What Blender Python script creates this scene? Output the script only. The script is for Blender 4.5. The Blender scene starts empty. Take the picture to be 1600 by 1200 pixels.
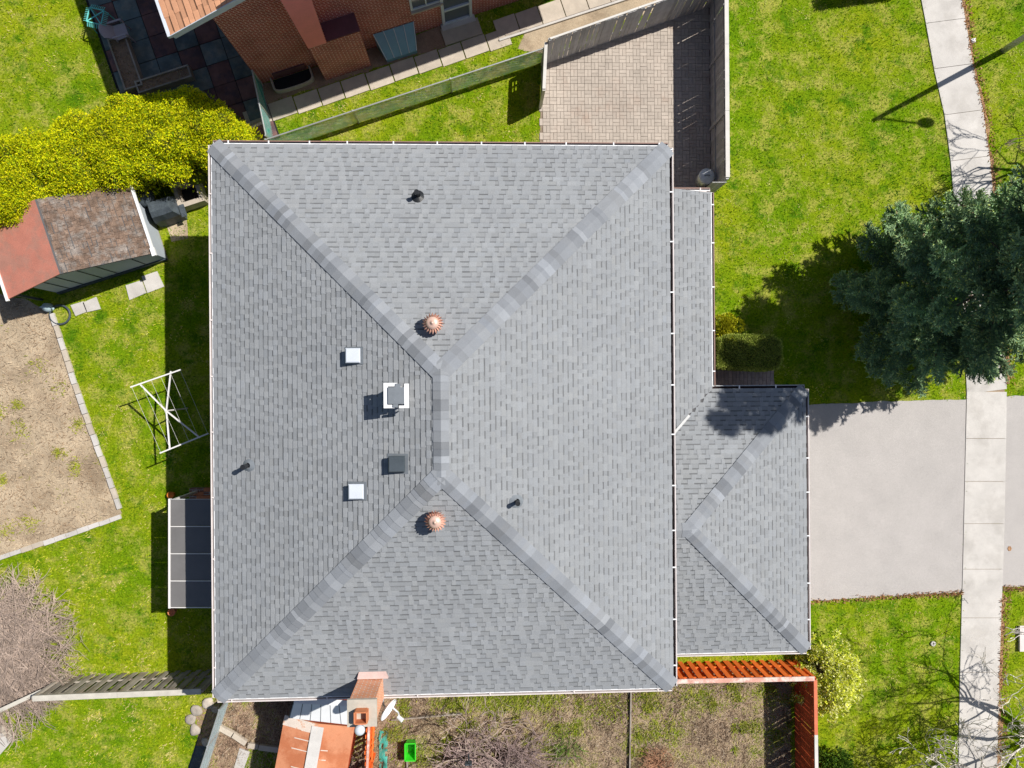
import bpy, math, random
import numpy as np
from mathutils import Vector, noise as mnoise

random.seed(7)
rng = np.random.default_rng(7)
scene = bpy.context.scene
COL = scene.collection

# ------------------------------------------------------------------ camera, sky, sun, exposure
FOC, CAM_H, TILT = 1120.0, 24.0, math.radians(2.3)
cam_data = bpy.data.cameras.new("camera")
cam_data.sensor_width = 36.0
cam_data.lens = 36.0 * FOC / 1600.0
cam_data.clip_end = 2000.0
cam = bpy.data.objects.new("camera", cam_data)
cam.location = (0, 0, CAM_H)
cam.rotation_euler = (0, -TILT, 0)
COL.objects.link(cam)
scene.camera = cam

SUN_EL = math.radians(51.7)
SUN_X, SUN_Y = 0.880, 0.475
SUN_AZ = math.atan2(SUN_X, SUN_Y)
world = bpy.data.worlds.new("World")
scene.world = world
world.use_nodes = True
wn = world.node_tree.nodes
sky = wn.new("ShaderNodeTexSky")
sky.sky_type = 'NISHITA'
sky.sun_disc = False
sky.sun_elevation = SUN_EL
sky.sun_rotation = SUN_AZ
world.node_tree.links.new(sky.outputs[0], wn["Background"].inputs[0])
wn["Background"].inputs[1].default_value = 0.056
sun_data = bpy.data.lights.new("sun", 'SUN')
sun_data.energy = 4.6
sun_data.angle = math.radians(0.5)
sun_data.color = (1.0, 0.955, 0.88)
sun = bpy.data.objects.new("sun", sun_data)
sv = Vector((math.cos(SUN_EL) * SUN_X, math.cos(SUN_EL) * SUN_Y, math.sin(SUN_EL)))
sun.rotation_euler = sv.to_track_quat('Z', 'Y').to_euler()
sun.location = sv * 60
COL.objects.link(sun)
scene.view_settings.view_transform = 'Standard'
scene.view_settings.look = 'None'
scene.view_settings.gamma = 1.0
scene.view_settings.exposure = 0.35
scene.view_settings.use_curve_mapping = False


# ------------------------------------------------------------------ survey: photo reading at a known height -> metres on the plan
def S(px, py, z=0.0):
    u, v = px - 800.0, 600.0 - py
    dx = u * math.cos(TILT) + FOC * math.sin(TILT)
    dz = u * math.sin(TILT) - FOC * math.cos(TILT)
    k = (z - CAM_H) / dz
    return Vector((dx * k, v * k, z))


def SP(pts, z=0.0):
    return [S(a, b, z) for a, b in pts]


# ------------------------------------------------------------------ materials
def nd(nt, kind, **kw):
    n = nt.nodes.new(kind)
    for k, v in kw.items():
        setattr(n, k, v)
    return n


def mixc(nt, mode, fac, a, b):
    m = nt.nodes.new("ShaderNodeMix")
    m.data_type = 'RGBA'
    m.blend_type = mode
    for sock, val in ((m.inputs[0], fac), (m.inputs[6], a), (m.inputs[7], b)):
        if hasattr(val, 'is_linked') or hasattr(val, 'links'):
            nt.links.new(val, sock)
        elif isinstance(val, (int, float)):
            sock.default_value = val
        else:
            sock.default_value = (*val[:3], 1.0)
    return m.outputs[2]


def ramp(nt, fac, lo, hi):
    r = nt.nodes.new("ShaderNodeMapRange")
    r.interpolation_type = 'SMOOTHSTEP'
    nt.links.new(fac, r.inputs[0])
    r.inputs[1].default_value, r.inputs[2].default_value = lo, hi
    return r.outputs[0]


def noise_tex(nt, vec, scale, detail=4.0, rough=0.6):
    n = nt.nodes.new("ShaderNodeTexNoise")
    n.inputs['Scale'].default_value = scale
    n.inputs['Detail'].default_value = detail
    n.inputs['Roughness'].default_value = rough
    nt.links.new(vec, n.inputs['Vector'])
    return n.outputs['Fac']


MATS = {}


def mat(name, col, rough=0.85, var=0.15, scale=6.0, fine=0.12, fscale=90.0, col2=None, scale2=0.7, lo=0.45, hi=0.62,
        attr=False, orand=0.0, bump=0.0, bscale=60.0, metallic=0.0, spec=0.3, alpha=None, trans=0.0):
    m = bpy.data.materials.new(name)
    m.use_nodes = True
    nt = m.node_tree
    b = nt.nodes["Principled BSDF"]
    geo = nt.nodes.new("ShaderNodeNewGeometry")
    vec = geo.outputs['Position']
    c = col
    if col2 is not None:
        c = mixc(nt, 'MIX', ramp(nt, noise_tex(nt, vec, scale2, 6, 0.65), lo, hi), col, col2)
    n1 = nt.nodes.new("ShaderNodeMapRange")
    nt.links.new(noise_tex(nt, vec, scale), n1.inputs[0])
    n1.inputs[1].default_value, n1.inputs[2].default_value = 0.3, 0.7
    n1.inputs[3].default_value, n1.inputs[4].default_value = 1 - var, 1 + var
    n2 = nt.nodes.new("ShaderNodeMapRange")
    nt.links.new(noise_tex(nt, vec, fscale, 2), n2.inputs[0])
    n2.inputs[1].default_value, n2.inputs[2].default_value = 0.3, 0.7
    n2.inputs[3].default_value, n2.inputs[4].default_value = 1 - fine, 1 + fine
    mm = nd(nt, "ShaderNodeMath", operation='MULTIPLY')
    nt.links.new(n1.outputs[0], mm.inputs[0])
    nt.links.new(n2.outputs[0], mm.inputs[1])
    val = mm.outputs[0]
    if orand:
        oi = nt.nodes.new("ShaderNodeObjectInfo")
        r = nt.nodes.new("ShaderNodeMapRange")
        nt.links.new(oi.outputs['Random'], r.inputs[0])
        r.inputs[3].default_value, r.inputs[4].default_value = 1 - orand, 1 + orand
        m3 = nd(nt, "ShaderNodeMath", operation='MULTIPLY')
        nt.links.new(val, m3.inputs[0])
        nt.links.new(r.outputs[0], m3.inputs[1])
        val = m3.outputs[0]
    cc = nt.nodes.new("ShaderNodeCombineColor")
    for i in range(3):
        nt.links.new(val, cc.inputs[i])
    c = mixc(nt, 'MULTIPLY', 1.0, c, cc.outputs[0])
    if attr:
        a = nt.nodes.new("ShaderNodeAttribute")
        a.attribute_name = "Col"
        c = mixc(nt, 'MULTIPLY', 1.0, c, a.outputs['Color'])
    nt.links.new(c, b.inputs['Base Color'])
    b.inputs['Roughness'].default_value = rough
    b.inputs['Metallic'].default_value = metallic
    b.inputs['Specular IOR Level'].default_value = spec
    if trans:
        # thin leaves let some light through
        out = nt.nodes["Material Output"]
        tr = nt.nodes.new("ShaderNodeBsdfTranslucent")
        nt.links.new(c, tr.inputs[0])
        ms = nt.nodes.new("ShaderNodeMixShader")
        ms.inputs[0].default_value = trans
        nt.links.new(b.outputs[0], ms.inputs[1])
        nt.links.new(tr.outputs[0], ms.inputs[2])
        nt.links.new(ms.outputs[0], out.inputs[0])
        if isinstance(alpha, tuple):
            # woven cloth: partly open between the threads
            tp_ = nt.nodes.new("ShaderNodeBsdfTransparent")
            op = nt.nodes.new("ShaderNodeMixShader")
            an = nt.nodes.new("ShaderNodeMapRange")
            nt.links.new(noise_tex(nt, vec, alpha[0], 5, 0.7), an.inputs[0])
            an.inputs[1].default_value, an.inputs[2].default_value = 0.35, 0.65
            an.inputs[3].default_value, an.inputs[4].default_value = alpha[1], alpha[2]
            nt.links.new(an.outputs[0], op.inputs[0])
            nt.links.new(tp_.outputs[0], op.inputs[1])
            nt.links.new(ms.outputs[0], op.inputs[2])
            nt.links.new(op.outputs[0], out.inputs[0])
            alpha = None
    if alpha is not None:
        if isinstance(alpha, tuple):
            an = nt.nodes.new("ShaderNodeMapRange")
            nt.links.new(noise_tex(nt, vec, alpha[0], 5, 0.7), an.inputs[0])
            an.inputs[1].default_value, an.inputs[2].default_value = 0.35, 0.65
            an.inputs[3].default_value, an.inputs[4].default_value = alpha[1], alpha[2]
            nt.links.new(an.outputs[0], b.inputs['Alpha'])
        else:
            b.inputs['Alpha'].default_value = alpha
    if bump:
        bp = nt.nodes.new("ShaderNodeBump")
        bp.inputs['Strength'].default_value = 0.8
        bp.inputs['Distance'].default_value = bump
        nt.links.new(noise_tex(nt, vec, bscale, 4), bp.inputs['Height'])
        nt.links.new(bp.outputs[0], b.inputs['Normal'])
    MATS[name] = m
    return m


def brick_mat(name, c1, c2, mortar):
    m = bpy.data.materials.new(name)
    m.use_nodes = True
    nt = m.node_tree
    b = nt.nodes["Principled BSDF"]
    uv = nt.nodes.new("ShaderNodeUVMap")
    bt = nt.nodes.new("ShaderNodeTexBrick")
    nt.links.new(uv.outputs[0], bt.inputs['Vector'])
    bt.inputs['Color1'].default_value = (*c1, 1)
    bt.inputs['Color2'].default_value = (*c2, 1)
    bt.inputs['Mortar'].default_value = (*mortar, 1)
    bt.inputs['Scale'].default_value = 1.0
    bt.inputs['Mortar Size'].default_value = 0.013
    bt.inputs['Brick Width'].default_value = 0.215
    bt.inputs['Row Height'].default_value = 0.075
    n = noise_tex(nt, uv.outputs[0], 1.3, 5)
    c = mixc(nt, 'MULTIPLY', ramp(nt, n, 0.4, 0.7), bt.outputs['Color'], (0.72, 0.68, 0.66))
    nt.links.new(c, b.inputs['Base Color'])
    b.inputs['Roughness'].default_value = 0.9
    bp = nt.nodes.new("ShaderNodeBump")
    bp.inputs['Strength'].default_value = 0.9
    bp.inputs['Distance'].default_value = -0.012
    nt.links.new(bt.outputs['Fac'], bp.inputs['Height'])
    nt.links.new(bp.outputs[0], b.inputs['Normal'])
    MATS[name] = m
    return m


# ------------------------------------------------------------------ mesh building
class MB:
    def __init__(s):
        s.v, s.f, s.c, s.uv = [], [], [], {}

    def add(s, verts, faces, col=(1, 1, 1)):
        o = len(s.v)
        s.v += [tuple(v) for v in verts]
        many = isinstance(col, list)
        for i, f in enumerate(faces):
            s.f.append(tuple(o + j for j in f))
            s.c.append(col[i] if many else col)
        return s

    def box(s, c, size, rz=0.0, col=(1, 1, 1)):
        hx, hy, hz = size[0] / 2, size[1] / 2, size[2] / 2
        ca, sa = math.cos(rz), math.sin(rz)
        vs = []
        for z in (-hz, hz):
            for x, y in ((-hx, -hy), (hx, -hy), (hx, hy), (-hx, hy)):
                vs.append((c[0] + x * ca - y * sa, c[1] + x * sa + y * ca, c[2] + z))
        return s.add(vs, [(3, 2, 1, 0), (4, 5, 6, 7), (0, 1, 5, 4), (1, 2, 6, 5), (2, 3, 7, 6), (3, 0, 4, 7)], col)

    def bar(s, p, q, w, h, col=(1, 1, 1), up=(0, 0, 1)):
        p, q = Vector(p), Vector(q)
        d = (q - p).normalized()
        u = Vector(up)
        side = d.cross(u)
        if side.length < 1e-4:
            side = d.cross(Vector((1, 0, 0)))
        side.normalize()
        u = side.cross(d).normalized()
        vs = []
        for e in (p, q):
            for a, b in ((-1, -1), (1, -1), (1, 1), (-1, 1)):
                vs.append(e + side * (a * w / 2) + u * (b * h / 2))
        return s.add(vs, [(0, 1, 2, 3), (7, 6, 5, 4), (0, 4, 5, 1), (1, 5, 6, 2), (2, 6, 7, 3), (3, 7, 4, 0)], col)

    def prism(s, pts, z0, z1, col=(1, 1, 1), top_shift=None):
        n = len(pts)
        lo = [(p[0], p[1], z0 if not callable(z0) else z0(p)) for p in pts]
        hi = [(p[0], p[1], z1 if not callable(z1) else z1(p)) for p in pts]
        a = sum(pts[i][0] * pts[(i + 1) % n][1] - pts[(i + 1) % n][0] * pts[i][1] for i in range(n))
        fs = [tuple(range(n, 2 * n)), tuple(range(n - 1, -1, -1))]
        fs += [(i, (i + 1) % n, n + (i + 1) % n, n + i) for i in range(n)]
        if a < 0:
            fs = [tuple(reversed(f)) for f in fs]
        return s.add(lo + hi, fs, col)

    def tube(s, pts, radii, n=6, col=(1, 1, 1), caps=True):
        pts = [Vector(p) for p in pts]
        rings = []
        ref = Vector((0.31, 0.17, 0.93))
        for i, p in enumerate(pts):
            d = pts[min(i + 1, len(pts) - 1)] - pts[max(i - 1, 0)]
            if d.length < 1e-6:
                d = Vector((0, 0, 1))
            d.normalize()
            a = d.cross(ref)
            if a.length < 0.05:
                a = d.cross(Vector((1, 0, 0)))
            a.normalize()
            b = d.cross(a)
            r = radii[i] if hasattr(radii, '__len__') else radii
            rings.append([p + a * (r * math.cos(2 * math.pi * k / n)) + b * (r * math.sin(2 * math.pi * k / n)) for k in range(n)])
        vs = [v for r in rings for v in r]
        fs = []
        for i in range(len(pts) - 1):
            for k in range(n):
                k2 = (k + 1) % n
                fs.append((i * n + k, i * n + k2, (i + 1) * n + k2, (i + 1) * n + k))
        if caps:
            fs.append(tuple(range(n - 1, -1, -1)))
            fs.append(tuple((len(pts) - 1) * n + k for k in range(n)))
        return s.add(vs, fs, col)

    def lathe(s, c, prof, n=20, col=(1, 1, 1)):
        vs, fs = [], []
        for r, z in prof:
            for k in range(n):
                t = 2 * math.pi * k / n
                vs.append((c[0] + r * math.cos(t), c[1] + r * math.sin(t), c[2] + z))
        for i in range(len(prof) - 1):
            for k in range(n):
                k2 = (k + 1) % n
                fs.append((i * n + k, i * n + k2, (i + 1) * n + k2, (i + 1) * n + k))
        fs.append(tuple((len(prof) - 1) * n + k for k in range(n)))
        return s.add(vs, fs, col)

    def build(s, name, m, parent=None, smooth=False, local=False, wall_uv=False):
        me = bpy.data.meshes.new(name)
        me.from_pydata(s.v, [], s.f)
        ca = me.color_attributes.new("Col", 'FLOAT_COLOR', 'CORNER')
        buf = []
        for p, c in zip(s.f, s.c):
            buf += [c[0], c[1], c[2], 1.0] * len(p)
        ca.data.foreach_set("color", buf)
        if wall_uv:
            uvl = me.uv_layers.new(name="UVMap")
            for poly in me.polygons:
                nx, ny, nz = poly.normal
                t = Vector((-ny, nx, 0))
                if t.length < 0.3:
                    t = Vector((1, 0, 0))
                t.normalize()
                for li in poly.loop_indices:
                    co = me.vertices[me.loops[li].vertex_index].co
                    uvl.data[li].uv = (co.dot(t), co.z if abs(nz) < 0.7 else co.y)
        if smooth:
            me.shade_smooth()
        me.materials.append(m)
        return link(name, me, parent, local)


def link(name, me, parent=None, local=False):
    o = bpy.data.objects.new(name, me)
    COL.objects.link(o)
    if parent is not None:
        o.parent = parent
        if not local and parent.type == 'EMPTY':
            o.location = -parent.location
    return o


def tag(o, label=None, cat=None, group=None, kind=None):
    for k, v in (('label', label), ('category', cat), ('group', group), ('kind', kind)):
        if v:
            o[k] = v
    return o


def thing(name, loc, label=None, cat=None, group=None, kind=None):
    o = bpy.data.objects.new(name, None)
    o.empty_display_size = 0.2
    o.location = Vector(loc)
    COL.objects.link(o)
    return tag(o, label, cat, group, kind)


def fast_mesh(name, V, nper, cols, m, parent=None):
    """V: (n, nper, 3) one polygon per row; cols: (n,3)"""
    n = len(V)
    me = bpy.data.meshes.new(name)
    me.vertices.add(n * nper)
    me.vertices.foreach_set("co", np.ascontiguousarray(V, dtype=np.float32).ravel())
    me.loops.add(n * nper)
    me.loops.foreach_set("vertex_index", np.arange(n * nper, dtype=np.int32))
    me.polygons.add(n)
    me.polygons.foreach_set("loop_start", np.arange(0, n * nper, nper, dtype=np.int32))
    me.update(calc_edges=True)
    ca = me.color_attributes.new("Col", 'FLOAT_COLOR', 'POINT')
    c4 = np.ones((n, nper, 4), dtype=np.float32)
    c4[:, :, :3] = cols[:, None, :]
    ca.data.foreach_set("color", c4.ravel())
    me.materials.append(m)
    return link(name, me, parent)


def in_poly(P, poly):
    x, y = P[:, 0], P[:, 1]
    r = np.zeros(len(P), bool)
    n = len(poly)
    for i in range(n):
        x1, y1 = poly[i][0], poly[i][1]
        x2, y2 = poly[(i + 1) % n][0], poly[(i + 1) % n][1]
        if y1 == y2:
            continue
        c = ((y1 > y) != (y2 > y)) & (x < (x2 - x1) * (y - y1) / (y2 - y1) + x1)
        r ^= c
    return r


def rand_unit(n):
    v = rng.normal(size=(n, 3))
    return v / np.linalg.norm(v, axis=1, keepdims=True)


def leaves(P, D, length, width, jitter=0.5):
    """quads (rhombs) from points P along directions D"""
    n = len(P)
    D = D + jitter * rand_unit(n)
    D /= np.linalg.norm(D, axis=1, keepdims=True)
    W = np.cross(D, rand_unit(n))
    W /= np.linalg.norm(W, axis=1, keepdims=True) + 1e-9
    L = (length * rng.uniform(0.6, 1.4, n))[:, None]
    w = (width * rng.uniform(0.6, 1.4, n))[:, None]
    return np.stack([P, P + D * L * 0.5 + W * w * 0.5, P + D * L, P + D * L * 0.5 - W * w * 0.5], axis=1)


def pick_cols(n, palette, var=0.15):
    pal = np.array([p[:3] for p in palette])
    wts = np.array([p[3] for p in palette])
    k = rng.choice(len(pal), n, p=wts / wts.sum())
    return pal[k] * rng.uniform(1 - var, 1 + var, (n, 1))


# palette of materials
M = {}
M['shingle'] = mat("grey_asphalt_shingle", (0.262, 0.275, 0.292), 0.9, 0.05, 0.5, 0.16, 70, col2=(0.254, 0.267, 0.285), scale2=0.7, attr=True, bump=0.004, bscale=120)
M['cap'] = mat("ridge_cap_shingle", (0.238, 0.250, 0.270), 0.9, 0.06, 2.0, 0.12, 80, attr=True, bump=0.003, bscale=120)
M['deck'] = mat("roof_deck_felt", (0.10, 0.10, 0.105), 0.95)
M['white'] = mat("white_aluminium", (0.74, 0.72, 0.71), 0.5, 0.06, 3, 0.04, 40)
M['whitepl'] = mat("white_plastic", (0.80, 0.81, 0.83), 0.4, 0.04, 3, 0.02)
M['gutter'] = mat("aged_white_gutter", (0.66, 0.60, 0.585), 0.55, 0.1, 2.5, 0.05, 40)
M['gutterbrown'] = mat("brown_gutter_face", (0.27, 0.16, 0.13), 0.5, 0.12, 2)
M['debris'] = mat("gutter_debris", (0.035, 0.022, 0.022), 0.95, 0.3, 6)
M['brick_n'] = brick_mat("neighbour_red_brick", (0.44, 0.058, 0.042), (0.31, 0.043, 0.034), (0.70, 0.44, 0.38))
M['brick_c'] = brick_mat("orange_chimney_brick", (0.88, 0.32, 0.12), (0.78, 0.25, 0.09), (0.80, 0.60, 0.48))
M['brick_h'] = brick_mat("house_brick", (0.30, 0.13, 0.08), (0.24, 0.09, 0.06), (0.42, 0.37, 0.32))
M['concrete'] = mat("pale_concrete", (0.53, 0.505, 0.48), 0.9, 0.09, 1.5, 0.12, 70, col2=(0.46, 0.435, 0.41), scale2=0.8, orand=0.05, bump=0.003)
M['oldconc'] = mat("old_path_concrete", (0.47, 0.41, 0.34), 0.92, 0.12, 3, 0.1, 60, orand=0.1, bump=0.004)
M['asphalt'] = mat("faded_driveway_asphalt", (0.425, 0.400, 0.387), 0.95, 0.04, 1.6, 0.30, 110, col2=(0.405, 0.382, 0.370), scale2=0.35, bump=0.004, bscale=140)
M['road'] = mat("road_asphalt", (0.12, 0.12, 0.125), 0.95, 0.1, 0.8, 0.15, 90)
M['paver'] = mat("tan_concrete_paver", (0.43, 0.375, 0.325), 0.92, 0.10, 1.6, 0.14, 60, col2=(0.335, 0.265, 0.22), scale2=0.8, lo=0.5, hi=0.72, orand=0.05, attr=True, bump=0.003)
M['sand'] = mat("joint_sand", (0.25, 0.195, 0.15), 0.95, 0.25, 5)
M['walkpaver'] = mat("grey_walk_paver", (0.42, 0.335, 0.32), 0.9, 0.15, 4, orand=0.12)
M['slate_t'] = mat("teal_grey_slab", (0.115, 0.15, 0.155), 0.85, 0.3, 2.2, 0.1, 40, col2=(0.19, 0.20, 0.18), scale2=1.8, orand=0.2)
M['slate_r'] = mat("red_brown_slab", (0.185, 0.095, 0.085), 0.85, 0.3, 2.2, 0.1, 40, col2=(0.10, 0.065, 0.075), scale2=1.8, orand=0.2)
M['dark'] = mat("dark_joint_recess_shade", (0.02, 0.02, 0.022), 0.9, 0.2, 4)  # joint and planter fill, and the painted depth of the window well
M['grey_wood'] = mat("grey_painted_fence", (0.43, 0.425, 0.425), 0.85, 0.15, 3, 0.12, 60, orand=0.14, bump=0.002)
M['grey_cap'] = mat("pale_fence_cap", (0.60, 0.58, 0.55), 0.8, 0.1, 3, 0.08)
M['old_wood'] = mat("weathered_wood", (0.36, 0.32, 0.275), 0.9, 0.2, 4, 0.15, 50, col2=(0.24, 0.20, 0.155), scale2=2.0, orand=0.22, bump=0.003)
M['old_cap'] = mat("bleached_wood_cap", (0.52, 0.49, 0.43), 0.9, 0.12, 4, 0.1, 50, orand=0.06)
M['orange_wood'] = mat("orange_stained_wood", (0.93, 0.19, 0.035), 0.75, 0.14, 3, 0.12, 50, orand=0.15)
M['rust_wood'] = mat("rust_red_stained_wood", (0.42, 0.07, 0.026), 0.8, 0.22, 3, 0.2, 50, orand=0.2)
M['pink_cap'] = mat("worn_pink_rail", (0.60, 0.33, 0.27), 0.85, 0.15, 5, 0.1, 40, col2=(0.66, 0.55, 0.50), scale2=2.5)
M['red_cap'] = mat("red_rail_cap", (0.60, 0.17, 0.09), 0.8, 0.12, 4)
M['steel'] = mat("galvanised_steel", (0.55, 0.57, 0.58), 0.4, 0.1, 4, 0.05, 40, metallic=0.6)
M['paintsteel'] = mat("grey_lamp_steel", (0.42, 0.43, 0.44), 0.5, 0.08, 3)
M['black'] = mat("black_plastic", (0.018, 0.02, 0.024), 0.45, 0.15, 5)
M['blackmetal'] = mat("black_metal_vent", (0.06, 0.075, 0.09), 0.45, 0.12, 5)
M['bluewhite'] = mat("bluish_white_metal", (0.56, 0.60, 0.67), 0.45, 0.05, 3)
M['darklid'] = mat("dark_grey_lid", (0.17, 0.19, 0.215), 0.6, 0.1, 5)
M['copper'] = mat("copper_painted_turbine", (0.62, 0.34, 0.26), 0.45, 0.08, 6, metallic=0.15, spec=0.5)
M['pinkdome'] = mat("pale_copper_dome", (0.66, 0.44, 0.36), 0.4, 0.06, 6, metallic=0.15, spec=0.6)
M['flash'] = mat("pink_flashing", (0.55, 0.40, 0.37), 0.6, 0.1, 4)
M['crown'] = mat("chimney_crown_mortar", (0.46, 0.42, 0.36), 0.9, 0.12, 4, 0.08)
M['clay'] = mat("clay_flue", (0.56, 0.20, 0.09), 0.8, 0.1, 5)
M['soil'] = mat("dry_garden_soil", (0.42, 0.335, 0.235), 0.97, 0.18, 1.3, 0.28, 45, col2=(0.29, 0.22, 0.15), scale2=0.9, lo=0.42, hi=0.66, bump=0.02, bscale=14)
M['soil2'] = mat("brown_bed_soil", (0.30, 0.225, 0.155), 0.97, 0.25, 1.8, 0.3, 40, col2=(0.23, 0.205, 0.085), scale2=0.8, lo=0.48, hi=0.70, bump=0.02, bscale=14)
M['mulch'] = mat("brown_earth", (0.29, 0.195, 0.135), 0.97, 0.22, 2.2, 0.25, 45, bump=0.02, bscale=14)
M['leaflit'] = mat("dead_leaf_litter", (0.33, 0.19, 0.105), 0.95, 0.35, 4, 0.3, 40, bump=0.02, bscale=20)
M['blade'] = mat("grass_blade", (1, 1, 1), 0.7, 0.1, 1.0, 0.05, attr=True, spec=0.02, trans=0.25)
M['leaf'] = mat("leaf", (1, 1, 1), 0.7, 0.08, 1.0, 0.04, attr=True, spec=0.06, trans=0.35)
M['needle'] = mat("needle", (1, 1, 1), 0.75, 0.08, 1.0, 0.04, attr=True, spec=0.08, trans=0.05)
M['bark'] = mat("grey_brown_bark", (0.20, 0.155, 0.12), 0.95, 0.25, 8, 0.2, 50)
M['birch'] = mat("pale_bark", (0.68, 0.62, 0.57), 0.9, 0.25, 9, 0.15, 40)
M['twig'] = mat("dry_twig", (0.40, 0.315, 0.265), 0.9, 0.15, 3, 0.1, 40, attr=True)
M['shedwall'] = mat("blue_grey_shed_siding", (0.37, 0.41, 0.46), 0.7, 0.05, 2, 0.03)
M['shedred'] = mat("red_roof_felt", (0.56, 0.215, 0.155), 0.9, 0.08, 2.5, 0.12, 40, col2=(0.47, 0.22, 0.165), scale2=2.0, bump=0.004, bscale=30)
M['shedsh'] = mat("weathered_brown_shingle", (0.175, 0.12, 0.09), 0.95, 0.35, 5, 0.35, 40, col2=(0.215, 0.185, 0.165), scale2=3.0, orand=0.13, bump=0.006, bscale=25)
M['nroof'] = mat("orange_brown_shingle", (0.56, 0.285, 0.165), 0.9, 0.1, 2, 0.15, 60, attr=True)
M['pinkmetal'] = mat("dull_pink_metal", (0.85, 0.25, 0.24), 0.7, 0.06, 2)
M['maroon'] = mat("maroon_paint_ledge_shade", (0.13, 0.055, 0.065), 0.7, 0.15, 3)  # door and cellar window paint; on the chimney ledge it stands for shade
M['glass'] = mat("window_glass", (0.10, 0.12, 0.14), 0.08, 0.05, 2, spec=0.8)
M['bluepoly'] = mat("blue_polycarbonate", (0.17, 0.33, 0.46), 0.25, 0.08, 2, spec=0.6)
M['canopy'] = mat("grey_canopy_panel", (0.16, 0.155, 0.155), 0.35, 0.08, 2, 0.05, spec=0.5)
M['rustroof'] = mat("rusty_orange_sheet", (0.56, 0.235, 0.125), 0.75, 0.08, 1.5, 0.06, 30, col2=(0.46, 0.155, 0.07), scale2=1.2)
M['rustpale'] = mat("flaking_pale_paint", (0.66, 0.57, 0.50), 0.8, 0.1, 3, 0.1, 40, col2=(0.56, 0.30, 0.19), scale2=3.0, lo=0.55, hi=0.65)
M['zinc'] = mat("pale_ridge_strip", (0.58, 0.56, 0.54), 0.6, 0.08, 3)
M['greenmesh'] = mat("green_privacy_mesh", (0.42, 0.72, 0.54), 0.8, 0.25, 2.5, 0.2, 40, col2=(0.80, 0.80, 0.66), scale2=1.6, alpha=(2.6, 0.40, 0.88), trans=0.6)
M['tealmesh'] = mat("teal_privacy_mesh", (0.06, 0.36, 0.30), 0.7, 0.25, 3, 0.15, 40, alpha=0.9)
M['bluemesh'] = mat("pale_blue_mesh", (0.27, 0.45, 0.50), 0.7, 0.2, 5, 0.25, 40, alpha=0.93)
M['teal'] = mat("teal_paint", (0.16, 0.62, 0.58), 0.5, 0.08, 4)
M['greenbin'] = mat("bright_green_plastic", (0.05, 0.62, 0.03), 0.4, 0.06, 3)
M['orange'] = mat("orange_terracotta", (0.65, 0.20, 0.03), 0.7, 0.1, 5)
M['chairm'] = mat("pale_mauve_plastic", (0.44, 0.39, 0.42), 0.5, 0.08, 4)
M['stone'] = mat("field_stone", (0.42, 0.37, 0.32), 0.9, 0.2, 5, 0.15, 50, orand=0.2, bump=0.01, bscale=14)
M['tarp'] = mat("charcoal_cover", (0.065, 0.08, 0.095), 0.5, 0.3, 4, 0.25, 30)
M['jug'] = mat("pale_blue_plastic", (0.40, 0.52, 0.58), 0.45, 0.08, 5)
M['silver'] = mat("dull_silver_lid", (0.74, 0.78, 0.80), 0.5, 0.14, 6, metallic=0.1)


def shallow(p, z):
    return Vector((p[0], p[1], z))


# ------------------------------------------------------------------ ground
def lawn_material():
    m = bpy.data.materials.new("lawn_turf")
    m.use_nodes = True
    nt = m.node_tree
    b = nt.nodes["Principled BSDF"]
    vec = nt.nodes.new("ShaderNodeNewGeometry").outputs['Position']
    big = ramp(nt, noise_tex(nt, vec, 0.28, 4), 0.36, 0.66)
    mid = ramp(nt, noise_tex(nt, vec, 1.5, 6, 0.72), 0.46, 0.62)
    dk = ramp(nt, noise_tex(nt, vec, 1.1, 6, 0.75), 0.50, 0.66)
    fine = ramp(nt, noise_tex(nt, vec, 15, 5, 0.8), 0.36, 0.64)
    c = mixc(nt, 'MIX', big, (0.172, 0.300, 0.006), (0.312, 0.375, 0.013))
    c = mixc(nt, 'MIX', mid, c, (0.41, 0.415, 0.075))
    c = mixc(nt, 'MIX', dk, c, (0.095, 0.215, 0.006))
    c2 = mixc(nt, 'MULTIPLY', 1.0, c, (0.45, 0.48, 0.42))
    c = mixc(nt, 'MIX', fine, c2, c)
    nt.links.new(c, b.inputs['Base Color'])
    b.inputs['Roughness'].default_value = 0.95
    b.inputs['Specular IOR Level'].default_value = 0.02
    bp = nt.nodes.new("ShaderNodeBump")
    bp.inputs['Distance'].default_value = 0.04
    bp.inputs['Strength'].default_value = 0.7
    nt.links.new(noise_tex(nt, vec, 22, 5, 0.8), bp.inputs['Height'])
    nt.links.new(bp.outputs[0], b.inputs['Normal'])
    return m


M['lawn'] = lawn_material()
g = MB()
g.add([(-500, -500, 0), (500, -500, 0), (500, 500, 0), (-500, 500, 0)], [(0, 1, 2, 3)])
tag(g.build("ground", M['lawn']), kind='structure')


def rough_sheet(name, pts, z, m, jit=0.10, step=0.25, label=None, kind='structure'):
    """a ground sheet whose edge wanders"""
    out = []
    n = len(pts)
    for i in range(n):
        a, b = Vector(pts[i][:2]), Vector(pts[(i + 1) % n][:2])
        k = max(1, int((b - a).length / step))
        for j in range(k):
            p = a.lerp(b, j / k)
            q = p + Vector((mnoise.noise((p.x * 2.1, p.y * 2.1, 3.0)), mnoise.noise((p.x * 2.1, p.y * 2.1, 9.0)))) * jit * 1.6
            q += Vector((random.uniform(-1, 1), random.uniform(-1, 1))) * jit * 0.35
            out.append(q)
    b = MB()
    b.add([(p.x, p.y, z) for p in out], [tuple(range(len(out)))])
    me = b.build(name, m)
    # keep the face pointing up
    if me.data.polygons[0].normal.z < 0:
        me.data.flip_normals()
    return tag(me, label, None, None, kind)


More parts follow.
